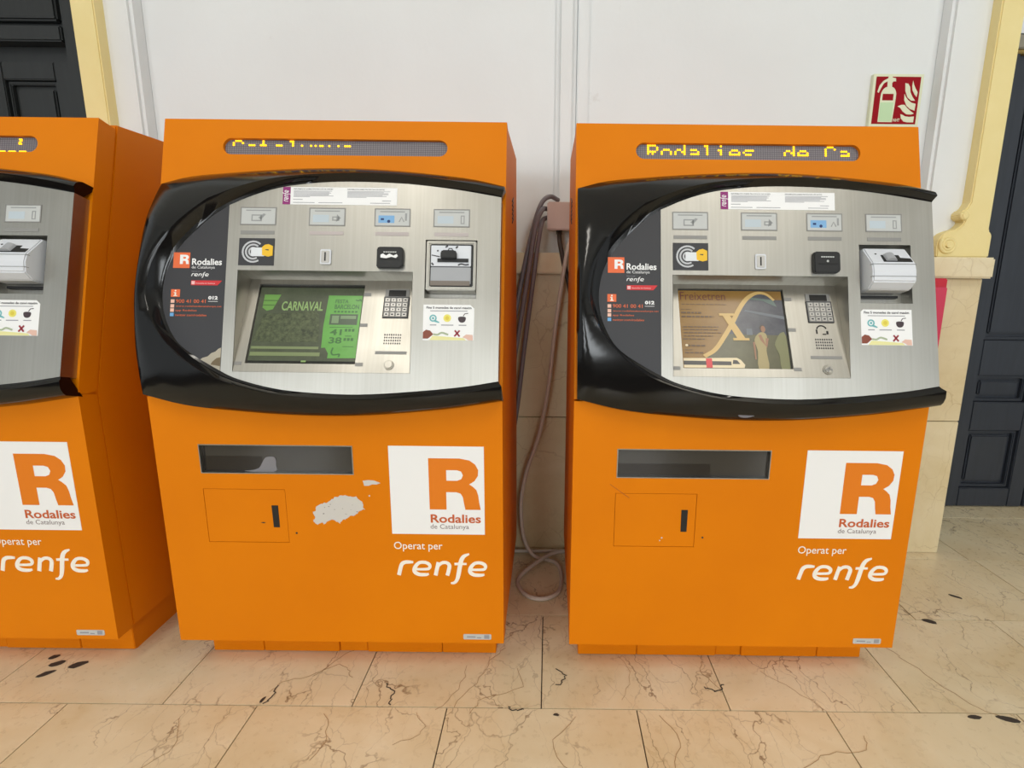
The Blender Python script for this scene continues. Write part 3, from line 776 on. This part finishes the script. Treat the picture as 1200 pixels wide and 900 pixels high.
    # --- card reader
    cr_ = P('card_reader', lambda: MB().prism([(.588, .322), (.588, .369), (.592, .373), (.648, .373), (.653, .368), (.653, .325), (.645, .319), (.592, .319)], WC, WC+.012), 'con', BLACK, key='crd', bevel=.002, seg=2)
    P('card_mouth', lambda: MB().prism(rect(.598, .645, .3395, .3435), WC+.011, WC+.0124), 'con', mat('deep_black', (6, 6, 6), .6), cr_, key='crm')
    mb = MB(); text(mb, 'VeriFone', .604, .638, .3575, .3615, WC+.0126, .02) if False else None
    t_ = MB()
    for k in range(6): t_.prism(rect(.605+k*.0055, .6092+k*.0055, .3575, .3605), WC+.0118, WC+.0126)
    P('reader_print', t_, 'con', LABEL, cr_)
    if kind != 'right':
        t_ = MB().prism([(.598, .345), (.598, .352), (.604, .355), (.612, .350), (.620, .355), (.630, .350), (.638, .354), (.641, .349), (.636, .344), (.625, .347), (.612, .343)], WC+.0118, WC+.0128)
        P('torn_sticker', t_, 'con', WHITE, cr_)
    else:
        P('reader_print', MB().disc(.621, .3485, .0028, WC+.0118, WC+.0126, 12), 'con', LABEL, cr_)
    # --- ticket and change printer mouth in its well
    def well():
        mb = MB()
        u0, u1, v0, v1 = .7066, .8344, .2476, .3944; d0 = .006
        mb.add([(u0, v0, WC-.0003), (u1, v0, WC-.0003), (u1, v1, WC-.0003), (u0, v1, WC-.0003), (u0, v0, d0), (u1, v0, d0), (u1, v1, d0), (u0, v1, d0)], [(0, 1, 5, 4), (1, 2, 6, 5), (2, 3, 7, 6), (3, 0, 4, 7), (4, 5, 6, 7)])
        return mb
    P('printer_well', well, 'con', STEEL, key='well')
    if kind == 'mid':
        pu = P('printer_mouth', MB().prism(rect(.709, .833, .267, .392), .01, WC+.003, [rect(.718, .826, .276, .384)]), 'con', STEEL, bevel=.002)
        P('mouth_face', MB().prism(rect(.717, .827, .275, .385), .012, WC-.002), 'con', BLACK, pu)
        P('white_plate', MB().prism(rect(.720, .820, .328, .381), WC-.002, WC+.001), 'con', SILVER, pu, bevel=.0012)
        P('white_plate', MB().prism(rect(.720, .820, .283, .326), WC-.002, WC+.0005), 'con', SILVERD, pu, bevel=.0012)
        P('ticket_lip', MB().prism(rect(.720, .818, .279, .291), WC-.002, WC+.002), 'con', mat('dull_brown_metal', (120, 112, 104), .4, metal=.5), pu)
        bl = MB().prism([(.746, .345), (.746, .362), (.750, .366), (.780, .366), (.785, .362), (.785, .345)], WC, WC+.013)
        P('mouth_flap', bl, 'con', BLACK, pu, bevel=.002)
        P('mouth_slot', MB().prism(rect(.737, .814, .338, .347), WC+.0005, WC+.004), 'con', BLACK, pu)
        mk = MB().ribbon([(.762, .367), (.765, .373), (.772, .373), (.775, .367)], .0012, WC+.001, WC+.0016).disc(.737, .367, .0022, WC+.001, WC+.0016, 10)
        mk.ribbon([(.756, .376), (.762, .380)], .002, WC+.001, WC+.0016).ribbon([(.782, .374), (.787, .379)], .002, WC+.001, WC+.0016)
        mk.ribbon([(.722, .356), (.742, .352)], .0012, WC+.001, WC+.0016).ribbon(spline([(.788, .331), (.796, .334), (.806, .332), (.815, .333)], 3), .0018, WC+.001, WC+.0016)
        mk.ribbon([(.722, .336), (.727, .331)], .002, WC+.001, WC+.0016)
        P('mouth_print', mk, 'con', DARKTXT, pu)
    else:
        prof = [(.386, .02), (.386, .046), (.338, .084), (.318, .087), (.292, .084), (.277, .062), (.277, .02)]
        def block():
            mb = MB().prism([(p[0], p[1]) for p in prof], .716, .822)
            return mb.map(lambda v, w, u: (u, v, w))
        pu = P('printer_mouth', block, 'con', SILVER, key='pblock', bevel=.003)
        def face_pt(u, s, h):   # on the sloping upper face: s from 0 (top) to 1 (edge)
            v = .386+(.338-.386)*s; w = .046+(.084-.046)*s; nv, nw = .62, .785
            return (u, v+nv*h, w+nw*h)
        P('mouth_slot', lambda: MB().prism([(.748, .48), (.792, .48), (.792, .66), (.816, .70), (.816, .93), (.746, .93)], -.0005, .0008).map(face_pt), 'con', BLACK, pu, key='pslot')
        def bulge():
            mb = MB(); n = 8
            ring = lambda s: [(.766+.013*math.cos(math.pi*k/n), s, .010*math.sin(math.pi*k/n)) for k in range(n+1)]
            a, b_ = ring(.50), ring(.88)
            mb.add(a+b_, [(k, k+1, n+2+k, n+1+k) for k in range(n)]+[tuple(range(n+1)), tuple(range(2*n+1, n, -1))])
            return mb.map(face_pt)
        P('mouth_lip', bulge, 'con', SILVERD, pu, key='plip', smooth=True)
        P('status_lamp', lambda: MB().disc(.738, .40, .0025, 0, .0008, 10, .035).map(face_pt), 'con', BLACK, pu, key='plamp')
        P('block_seam', lambda: MB().prism(rect(.7155, .8225, .3042, .3055), .075, .0868), 'con', LABELD, pu, key='pseam')
        P('block_seam', lambda: MB().prism(rect(.7155, .8225, .3345, .3358), .075, .0862), 'con', LABELD, pu, key='pseam2')
        P('ticket_slit', lambda: MB().prism(rect(.718, .815, .266, .272), .010, .022), 'con', BLACK, key='tslit')
    # --- coin sticker
    sk = P('sticker', lambda: MB().prism([(.711, .231), (.705, .225), (.705, .142), (.831, .142), (.831, .231)] if kind == 'right' else [(.705, .231), (.705, .142), (.831, .142), (.831, .222), (.821, .231)], WC, WC+.0006), 'con', WHITE)
    w0, w1 = WC+.0005, WC+.0011
    P('lettering', lambda: text(MB(), 'Fins 5 monedes de canvi maxim', .7125, .824, .2205, .2265, w1, .02), 'con', DARKTXT, sk, key='skt')
    def lines():
        mb = MB(); mb.prism(rect(.722, .814, .2145, .2162), w0, w1)
        for a, b_ in ((.722, .738), (.750, .780), (.793, .812)): mb.prism(rect(a, b_, .179, .1812), w0, w1)
        return mb
    P('small_print', lines, 'con', GREYTXT, sk, key='skl')
    P('coin_picture', lambda: MB().prism(circle(.7295, .197, .009), w0, w1, [circle(.7295, .197, .0055)]).prism([(.735, .193), (.746, .187), (.744, .185), (.733, .188)], w0, w1).disc(.7295, .197, .003, w0, w1, 12), 'con', mat('teal_print', (110, 180, 184), .5), sk, key='sk1')
    P('coin_picture', lambda: MB().disc(.7645, .1975, .0095, w0, w1), 'con', mat('pale_yellow_print', (232, 222, 110), .5), sk, key='sk2')
    P('coin_picture', lambda: MB().disc(.7645, .1975, .005, w1, w1+.0003), 'con', mat('mid_yellow_print', (220, 200, 70), .5), sk, key='sk2b')
    P('cup_picture', lambda: MB().prism(spline([(.7925, .2005), (.8095, .2005), (.8085, .190), (.801, .1865), (.7935, .190)], 3, True), w0, w1).ribbon([(.804, .203), (.808, .209), (.816, .210)], .0009, w0, w1), 'con', mat('plum_print', (64, 50, 56), .5), sk, key='sk3')
    P('hand_picture', lambda: MB().prism([(.7055, .146), (.7055, .162), (.713, .168), (.723, .166), (.731, .157), (.724, .151), (.718, .146)], w0, w1+.0003), 'con', mat('brown_print', (132, 66, 46), .5), sk, key='sk4')
    P('yellow_corner', lambda: MB().prism([(.722, .1425), (.729, .153), (.75, .152), (.78, .150), (.806, .148), (.812, .1425)], w0, w1), 'con', mat('straw_print', (228, 224, 160), .5), sk, key='sk5')
    P('note_picture', lambda: MB().ribbon(spline([(.731, .157), (.742, .156), (.752, .161), (.768, .156)], 3), .0022, w1, w1+.0003), 'con', mat('sage_print', (168, 180, 150), .5), sk, key='sk6')
    P('red_cross', lambda: MB().ribbon([(.783, .152), (.796, .167)], .0020, w1, w1+.0003).ribbon([(.796, .152), (.784, .167)], .0020, w1, w1+.0003), 'con', mat('dark_red_print', (150, 36, 52), .5), sk, key='sk7')
    P('hand_picture', lambda: MB().prism([(.803, .150), (.812, .157), (.828, .156), (.829, .1425), (.818, .1425), (.812, .147)], w1, w1+.0003), 'con', mat('pink_print', (224, 184, 168), .5), sk, key='sk8')
    # --- long notice strip under the bezel
    du = {'mid': 0, 'right': .0175, 'left': .006}[kind]
    sx0 = .344+du
    ns = P('notice_strip', MB().prism(rect(sx0, sx0+.287, .482, .527), WC, WC+.0005), 'con', WHITE)
    P('purple_band', MB().prism(rect(sx0, sx0+.019, .482, .527), WC+.0004, WC+.0008), 'con', PURPLE, ns)
    P('wordmark', wordmark(MB(), sx0+.0135, sx0+.0135+.029, .489, .4975, WC+.0007, WC+.0011, True), 'con', WHITE, ns)
    t_ = MB()
    text(t_, 'INFORMACIO SOBRE PROTECCIO DE DADES', sx0+.027, sx0+.125, .5205, .5235, WC+.0008, .01)
    text(t_, 'INFORMACION SOBRE PROTECCION DE DATOS', sx0+.162, sx0+.255, .5205, .5235, WC+.0008, .01)
    P('lettering', t_, 'con', DARKTXT, ns)
    t_ = MB(); rs = random.Random(3)
    for a, b_, n in ((.027, .128, 7), (.162, .270, 7)):
        for k in range(n):
            t_.prism(rect(sx0+a, sx0+b_-(rs.uniform(0, .02) if k < n-1 else .06), .5165-k*.0025, .5176-k*.0025), WC+.0004, WC+.0008)
    for a, b_, z in ((.026, .05, .4945), (.026, .08, .4865), (.09, .15, .4865), (.22, .27, .4865), (.25, .272, .4925)):
        t_.prism(rect(sx0+a, sx0+b_, z, z+.0014), WC+.0004, WC+.0008)
    P('small_print', t_, 'con', GREYTXT, ns)
    # --- print on the dark panel
    wi = WC-.0005; wa, wb = wi-.0001, wi+.0006
    P('logo_square', lambda: MB().prism(rect(.079, .120, .3165, .356), wa, wb), 'con', INFO_OR, info, key='i1')
    o, h = letter_R(.0955, .3265, .0225, .0235)
    P('logo_letter', lambda: MB().prism(o, wb-.0001, wb+.0005, h), 'con', WHITE, info, key='i2')
    P('lettering', lambda: text(text(MB(), 'Rodalies', .1255, .2, .3245, .341, wb, .022), 'de Catalunya', .1255, .183, .3135, .3225, wb, .0), 'con', WHITE, info, key='i3')
    P('lettering', lambda: text(MB(), 'Operat per', .1255, .1475, .3065, .3100, wb, 0), 'con', GREYTXT, info, key='i3b')
    P('wordmark', lambda: wordmark(MB(), .1255, .168, .2965, .3025, wa, wb), 'con', WHITE, info, key='i4')
    P('red_banner', lambda: MB().prism([(.126, .2855), (.2025, .2855), (.192, .2735), (.126, .2735)], wa, wb), 'con', RED, info, key='i5')
    P('banner_print', lambda: text(MB(), 'Generalitat de Catalunya', .138, .186, .2762, .2800, wb+.0003, .02).prism(rect(.1275, .1355, .2755, .2835), wb-.0001, wb+.0003), 'con', mat('rose_print', (240, 190, 190), .5), info, key='i6')
    P('info_square', lambda: MB().prism(rect(.078, .100, .2435, .2625), wa, wb), 'con', INFO_OR, info, key='i7')
    P('info_letter', lambda: MB().prism(rect(.0872, .0908, .2462, .2555), wb-.0001, wb+.0004).prism(rect(.085, .0908, .2535, .2555), wb-.0001, wb+.0004).prism(rect(.0845, .0935, .2455, .2475), wb-.0001, wb+.0004).disc(.089, .2590, .0020, wb-.0001, wb+.0004, 10), 'con', CREAMW, info, key='i8')
    P('lettering', lambda: text(text(text(text(MB(), '900 41 00 41', .0915, .165, .2285, .2375, wb, .0), 'www.rodaliesdecatalunya.cat', .0915, .205, .2175, .2225, wb, 0), 'app Rodalies', .0915, .144, .2065, .2120, wb, 0), 'twitter.com/rodalies', .0915, .169, .1955, .2010, wb, 0), 'con', INFO_OR, info, key='i9')
    P('lettering', lambda: text(MB(), '012', .171, .1945, .2375, .2465, wb, .05).prism(rect(.171, .1945, .2325, .2335), wa, wb), 'con', WHITE, info, key='i10')
    for k, z in enumerate((.2285, .2165, .2060, .1950)):
        P('icon_square', lambda: MB().prism(rect(.0785, .0875, z, z+.0085), wa, wb), 'con', mat('blush_print', (238, 190, 170), .5) if k < 3 else mat('sky_print', (110, 170, 220), .5), info, key=('ic', k))
    if kind == 'mid':
        P('torn_patch', MB().prism([(.2095, .061), (.2095, .118), (.203, .115), (.196, .108), (.186, .104), (.178, .096), (.165, .092), (.160, .0885)], wa, wb), 'con', mat('adhesive_residue', (176, 168, 150), .7), info)
        P('torn_patch', MB().prism([(.2092, .072), (.2092, .094), (.200, .092), (.190, .083), (.186, .076)], wb-.0001, wb+.0003), 'con', mat('adhesive_brown', (112, 96, 72), .7), info)
    # --- lower front: tray window, hatch, signs
    tray = P('tray_window', lambda: MB().prism(rect(.1142, .5118, .5922, .6708), -.03, -.0105), 'low', GLASSD, key='tray')
    P('window_frame', lambda: MB().prism(rect(.114, .512, .592, .671), -.02, .0012, [rect(.1163, .5097, .5943, .6687)]), 'low', STEEL, tray, key='trfr')
    P('tray_ledge', lambda: MB().prism(rect(.1165, .36 if kind == 'right' else .27, .5945, .628 if kind == 'right' else .636), -.0106, -.0100), 'low', mat('deep_brown_plastic', (28, 24, 24), .1), tray)
    if kind == 'mid':
        P('ticket_slip', MB().prism(spline([(.222, .5955), (.30, .5945), (.306, .612), (.304, .634), (.282, .634), (.272, .622), (.262, .606), (.246, .599)], 3, True), -.0102, -.0094), 'low', mat('grey_paper', (128, 126, 130), .6), tray)
    hatch = P('hatch', lambda: MB().prism(rect(.114, .327, .399, .548), -.03, -.0006), 'low', ORANGE, key='hat')
    P('hatch_slot', lambda: MB().prism([(.289, .504), (.306, .504), (.306, .442), (.290, .442)], -.002, .0003), 'low', BLACK, hatch, key='hats')
    P('lock_hole', lambda: MB().disc(.3495, .426, .0028, -.001, .0006, 10), 'low', CHIP, key='lock')
    sg = P('sign_plate', lambda: MB().prism(rect(.6045, .8515, .4275, .6725), -.0005, .0010), 'low', WHITE, key='sg')
    o2, h2 = letter_R(.707, .4985, .1345, .1415)
    P('logo_letter', lambda: MB().prism(o2, .0009, .0016, h2), 'low', LOGO_OR, sg, key='sgR')
    P('lettering', lambda: text(MB(), 'Rodalies', .7085, .8415, .4605, .4845, .0014, .022), 'low', LOGO_RED, sg, key='sg1')
    P('lettering', lambda: text(MB(), 'de Catalunya', .7075, .8095, .4395, .4565, .0014, .0), 'low', mat('grey_mauve_print', (128, 112, 112), .5), sg, key='sg2')
    P('lettering', lambda: text(MB(), 'Operat per', .6075, .7375, .3765, .4045, .0008, .004), 'low', CREAMW, key='sg3')
    P('wordmark', lambda: wordmark(MB(), .6125, .8525, .3075, .3445, -.0003, .0009), 'low', CREAMW, key='sg4')
    idp = P('serial_plate', lambda: MB().prism(rrect(.788, .8655, .1125, .1285, .003, 3), -.0003, .0012), 'low', LABEL, key='idp')
    P('serial_print', lambda: MB().prism(rect(.798, .822, .1185, .1225), .0011, .0016).prism(rect(.826, .838, .1165, .1195), .0011, .0016).prism(rect(.846, .860, .1150, .1265), .0011, .0014), 'low', GREYTXT, idp, key='idpp')
    if kind == 'mid':
        chip = [(.396, .487), (.404, .492), (.411, .506), (.425, .510), (.441, .516), (.452, .525), (.471, .535), (.486, .536), (.498, .531), (.515, .530), (.529, .517), (.534, .496), (.522, .492), (.513, .481), (.498, .478), (.483, .468), (.474, .465), (.466, .456), (.455, .464), (.437, .463), (.425, .452), (.416, .458), (.407, .452), (.396, .460), (.401, .470)]
        pts = []
        for i in range(len(chip)):
            a, b_ = Vector(chip[i]), Vector(chip[(i+1) % len(chip)])
            for k in range(3):
                p = a.lerp(b_, k/3); pts.append((p.x+random.uniform(-.0022, .0022), p.y+random.uniform(-.0022, .0022)))
        ch = P('chipped_paint', MB().prism(pts, -.0003, .0004), 'low', PRIMER, lab='pale grey patch where orange paint has chipped away')
        t_ = MB()
        for _ in range(12):
            u, v = random.uniform(.41, .52), random.uniform(.475, .51); t_.prism(rect(u, u+random.uniform(.001, .004), v, v+random.uniform(.0008, .002)), .0003, .0006)
        P('paint_speck', t_, 'low', CHIP, ch)
        P('chipped_paint', MB().prism([(.534, .576), (.548, .578), (.563, .577), (.580, .570), (.570, .566), (.558, .566), (.548, .562), (.537, .562)], -.0003, .0004), 'low', PRIMER)
        P('chipped_paint', MB().disc(.549, .534, .0022, -.0003, .0004, 7), 'low', PRIMER)
        P('scratch', MB().prism([(.256, .455), (.262, .4565), (.270, .4555), (.264, .453)], -.0012, .0001), 'low', CHIP)
    elif kind == 'right':
        P('scratch', MB().ribbon([(.098, .574), (.150, .536)], .0009, -.0003, .0003), 'low', mat('dark_orange_scratch', (182, 92, 8), .6))
        P('chipped_paint', MB().disc(.241, .424, .0022, -.0003, .0004, 7), 'low', PRIMER)
        P('chipped_paint', MB().disc(.236, .416, .0016, -.0003, .0004, 7), 'low', PRIMER)
        P('chipped_paint', MB().prism(spline([(.40, .028), (.43, .030), (.44, .024), (.42, .018), (.402, .02)], 3, True), .066, .0672).map(lambda u, v, w: (u, v-.058, w-.021)), 'con', mat('scuffed_plastic', (112, 108, 112), .7))
    return root

make_machine(-2.09, 'orange ticket machine cut off by the left edge of the picture', 'left')
make_machine(-1.0156, 'orange ticket machine with green carnival screen and a chipped pale patch below', 'mid')
make_machine(.0667, 'orange ticket machine with golden X on brown screen, beneath the red fire sign', 'right')

# ------------------------------------------------------------------ wall fittings
def single(name, mb, mt, label, cat, group=None, smooth=False, bevel=0):
    o = link(name, mb.mesh(name, mt, smooth, bevel)); tag(o, label, cat, group); return o
# cable trunking
tr = bpy.data.objects.new('cable_trunking', None); C.objects.link(tr); tr.location = (.053, YW, 1.19)
tag(tr, 'narrow white vertical cable trunking on the wall between two ticket machines', 'cable trunking')
link('trunking_cover', MB().box(-.021, .021, -.032, -.012, .18, 2.0).mesh('trunking_cover', WALL, bevel=.002), tr)
link('trunking_base', MB().box(-.038, .036, -.0125, .002, .0, 2.0).mesh('trunking_base', WALL, bevel=.003), tr)
# junction box
jb = bpy.data.objects.new('junction_box', None); C.objects.link(jb); jb.location = (.065, YW, 1.269)
tag(jb, 'beige pink plastic junction box on the wall beside right-hand ticket machine', 'junction box')
PINK = mat('pinkish_beige_plastic', (206, 184, 174), .5)
link('box_body', MB().box(-.073, .095, -.105, -.0325, 0, .094).mesh('box_body', PINK, bevel=.004), jb)
link('box_lid', MB().box(-.075, .097, -.12, -.1055, -.002, .096).mesh('box_lid', PINK, bevel=.004), jb)
link('cable_gland', MB().disc(-.030, -.075, .012, -.014, .001, 14).mesh('cable_gland', mat('grey_gland', (96, 92, 88), .5)), jb)
CD = mat('dark_grey_cable', (118, 112, 116), .45); CBg = mat('beige_grey_cable', (200, 190, 176), .45); CK = mat('brown_black_cable', (62, 52, 44), .45)
def cable(pts, r, mt, label, group=None, per=6):
    return single('cable', MB().tube(spline(pts, per), r, 10), mt, label, 'cable', group, smooth='all')
cable([(.03, 2.085, 1.377), (.001, 2.06, 1.386), (-.028, 2.046, 1.366), (-.052, 2.036, 1.304), (-.077, 2.0115, 1.20), (-.092, 2.010, 1.13), (-.118, 2.010, .997), (-.145, 2.010, .84)], .0085, CD, 'topmost dark grey cable arching from the junction box behind the machine')
cable([(-.012, 2.07, 1.345), (-.03, 2.015, 1.332), (-.052, 1.988, 1.262), (-.080, 1.988, 1.083), (-.110, 1.988, .897), (-.142, 1.988, .70)], .0085, CD, 'middle dark grey cable hanging from left side of the junction box')
cable([(-.012, 2.06, 1.312), (-.026, 2.03, 1.300), (-.034, 1.990, 1.262), (-.047, 1.990, 1.174), (-.066, 1.990, 1.022), (-.09, 1.990, .835), (-.115, 1.990, .62), (-.15, 1.990, .40)], .0085, CD, 'lowest dark grey cable hanging from left side of the junction box')
cable([(.035, 2.068, 1.262), (.037, 2.035, 1.225), (.053, 2.009, 1.145), (.076, 2.009, 1.054), (.10, 2.009, .90)], .009, CK, 'short brown-black cable dropping from under the junction box behind right machine')
cable([(.085, 1.99, 1.255), (.066, 1.988, 1.204), (.046, 1.984, 1.085), (.022, 1.985, .9), (.003, 1.985, .708), (-.015, 1.985, .593), (-.037, 1.985, .492), (-.075, 1.985, .378), (-.098, 1.985, .265), (-.1, 1.985, .176),
       (-.086, 1.98, .075), (-.05, 1.965, .020), (.0, 1.955, .009), (.038, 1.93, .009), (.055, 1.877, .009), (.056, 1.795, .009), (.04, 1.725, .009), (-.013, 1.690, .009), (-.068, 1.712, .009), (-.102, 1.785, .009), (-.09, 1.84, .012), (-.04, 1.90, .024), (.02, 1.965, .028), (.075, 1.998, .022), (.14, 2.01, .012)], .0078, CBg,
      'long beige cable hanging between two machines and looping on the floor')
cable([(-.16, 2.02, .0095), (-.1, 2.018, .0095), (0, 2.02, .0095), (.06, 2.022, .0095), (.14, 2.035, .0095)], .007, CBg, 'straight beige cable lying on the floor along the wall foot')

# fire extinguisher sign
sx, sz0, SW, SH_ = 1.160, 1.653, .180, .176
fs = bpy.data.objects.new('fire_sign', None); C.objects.link(fs); fs.location = (sx, YW-.02, sz0)
tag(fs, 'red fire extinguisher sign with cream border on the white wall', 'sign')
def fsp(name, mb, mt, d0, d1, bevel=0):
    mb.map(lambda x, z, w: (x*SW, .02-(d0+(d1-d0)*w), z*SH_)); return link(name, mb.mesh(name, mt, bevel=bevel), fs)
LUM = mat('luminous_cream', (222, 226, 196), .5); LUMG = mat('luminous_green', (190, 220, 176), .5)
fsp('sign_backing', MB().prism(rect(0, 1, 0, 1), 0, 1), LUM, .0, .018)
fsp('red_field', MB().prism(rect(.055, .945, .05, .95), 0, 1), mat('sign_red', (148, 0, 20), .6, spec=.2), .0175, .019)
ex = spline([(.175, .085), (.175, .55), (.19, .66), (.235, .73), (.30, .76), (.37, .76), (.435, .73), (.475, .66), (.485, .55), (.465, .085)], 3)
fsp('extinguisher_symbol', MB().prism(ex, 0, 1, [rect(.215, .435, .50, .625)]), LUM, .0185, .0195)
fsp('extinguisher_fill', MB().prism(rect(.19, .45, .10, .46), 0, 1), LUMG, .0192, .0199)
fsp('extinguisher_symbol', MB().prism([(.29, .75), (.28, .86), (.21, .82), (.16, .72), (.13, .64), (.10, .66), (.13, .78), (.20, .87), (.29, .92), (.29, .96), (.36, .96), (.38, .93), (.44, .92), (.45, .86), (.40, .86), (.375, .83), (.385, .75)], 0, 1), LUM, .0185, .0197)
for pts in ([(.79, .88), (.785, .78), (.80, .70), (.85, .62), (.90, .57), (.91, .66), (.86, .73), (.82, .80)],
            [(.64, .83), (.66, .68), (.72, .56), (.80, .50), (.88, .50), (.82, .57), (.765, .66), (.745, .76), (.70, .82)],
            [(.65, .63), (.66, .51), (.72, .40), (.80, .34), (.895, .31), (.90, .44), (.82, .46), (.74, .51), (.685, .57)],
            [(.54, .39), (.60, .36), (.66, .29), (.74, .24), (.83, .235), (.89, .255), (.82, .30), (.74, .36), (.68, .42), (.62, .42)],
            [(.62, .24), (.64, .16), (.70, .10), (.77, .085), (.90, .085), (.90, .20), (.80, .19), (.72, .20), (.66, .23)]):
    fsp('flame_symbol', MB().prism(pts, 0, 1), LUM, .0185, .0195)
fsp('lettering', text(MB(), 'NHT', .485, .62, .095, .155, 1, .02), LUM, .0185, .0194)

# red cabinet on the wall behind the right machine
rc = bpy.data.objects.new('fire_cabinet', None); C.objects.link(rc); rc.location = (1.31, YP, .60)
tag(rc, 'red fire cabinet mostly hidden behind the right ticket machine', 'fire cabinet')
REDM = mat('fire_red_paint', (196, 16, 44), .35, coat=.3)
link('cabinet_body', MB().box(-.16, .138, -.055, 0, 0, .511).mesh('cabinet_body', REDM, bevel=.004), rc)
link('cabinet_door', MB().box(-.155, .132, -.068, -.0555, .006, .480).mesh('cabinet_door', mat('pink_red_clear_door', (206, 52, 84), .25, coat=.4), bevel=.003), rc)
link('cabinet_latch', MB().disc(-.13, .25, .012, .068, .076, 14).map(lambda x, z, w: (x, -w, z)).mesh('cabinet_latch', BLACK), rc)

# printed notice in the transom of the right door
nt_ = bpy.data.objects.new('paper_notice', None); C.objects.link(nt_); nt_.location = (1.88, YD-.0205, 2.112)
tag(nt_, 'white printed notice with black lettering above the right door', 'notice')
link('sheet', MB().box(0, .42, -.004, 0, 0, .30).mesh('sheet', WHITE), nt_)
mb = MB(); rs = random.Random(5)
for k in range(6):
    x_ = .03
    z_ = .085+k*.035
    while x_ < .38:
        w_ = rs.uniform(.008, .02); mb.box(x_, x_+w_, -.0048, -.0035, z_, z_+.026); x_ += w_+.006
tag(link('sheet_print', mb.mesh('sheet_print', DARKTXT), nt_), kind='stuff')
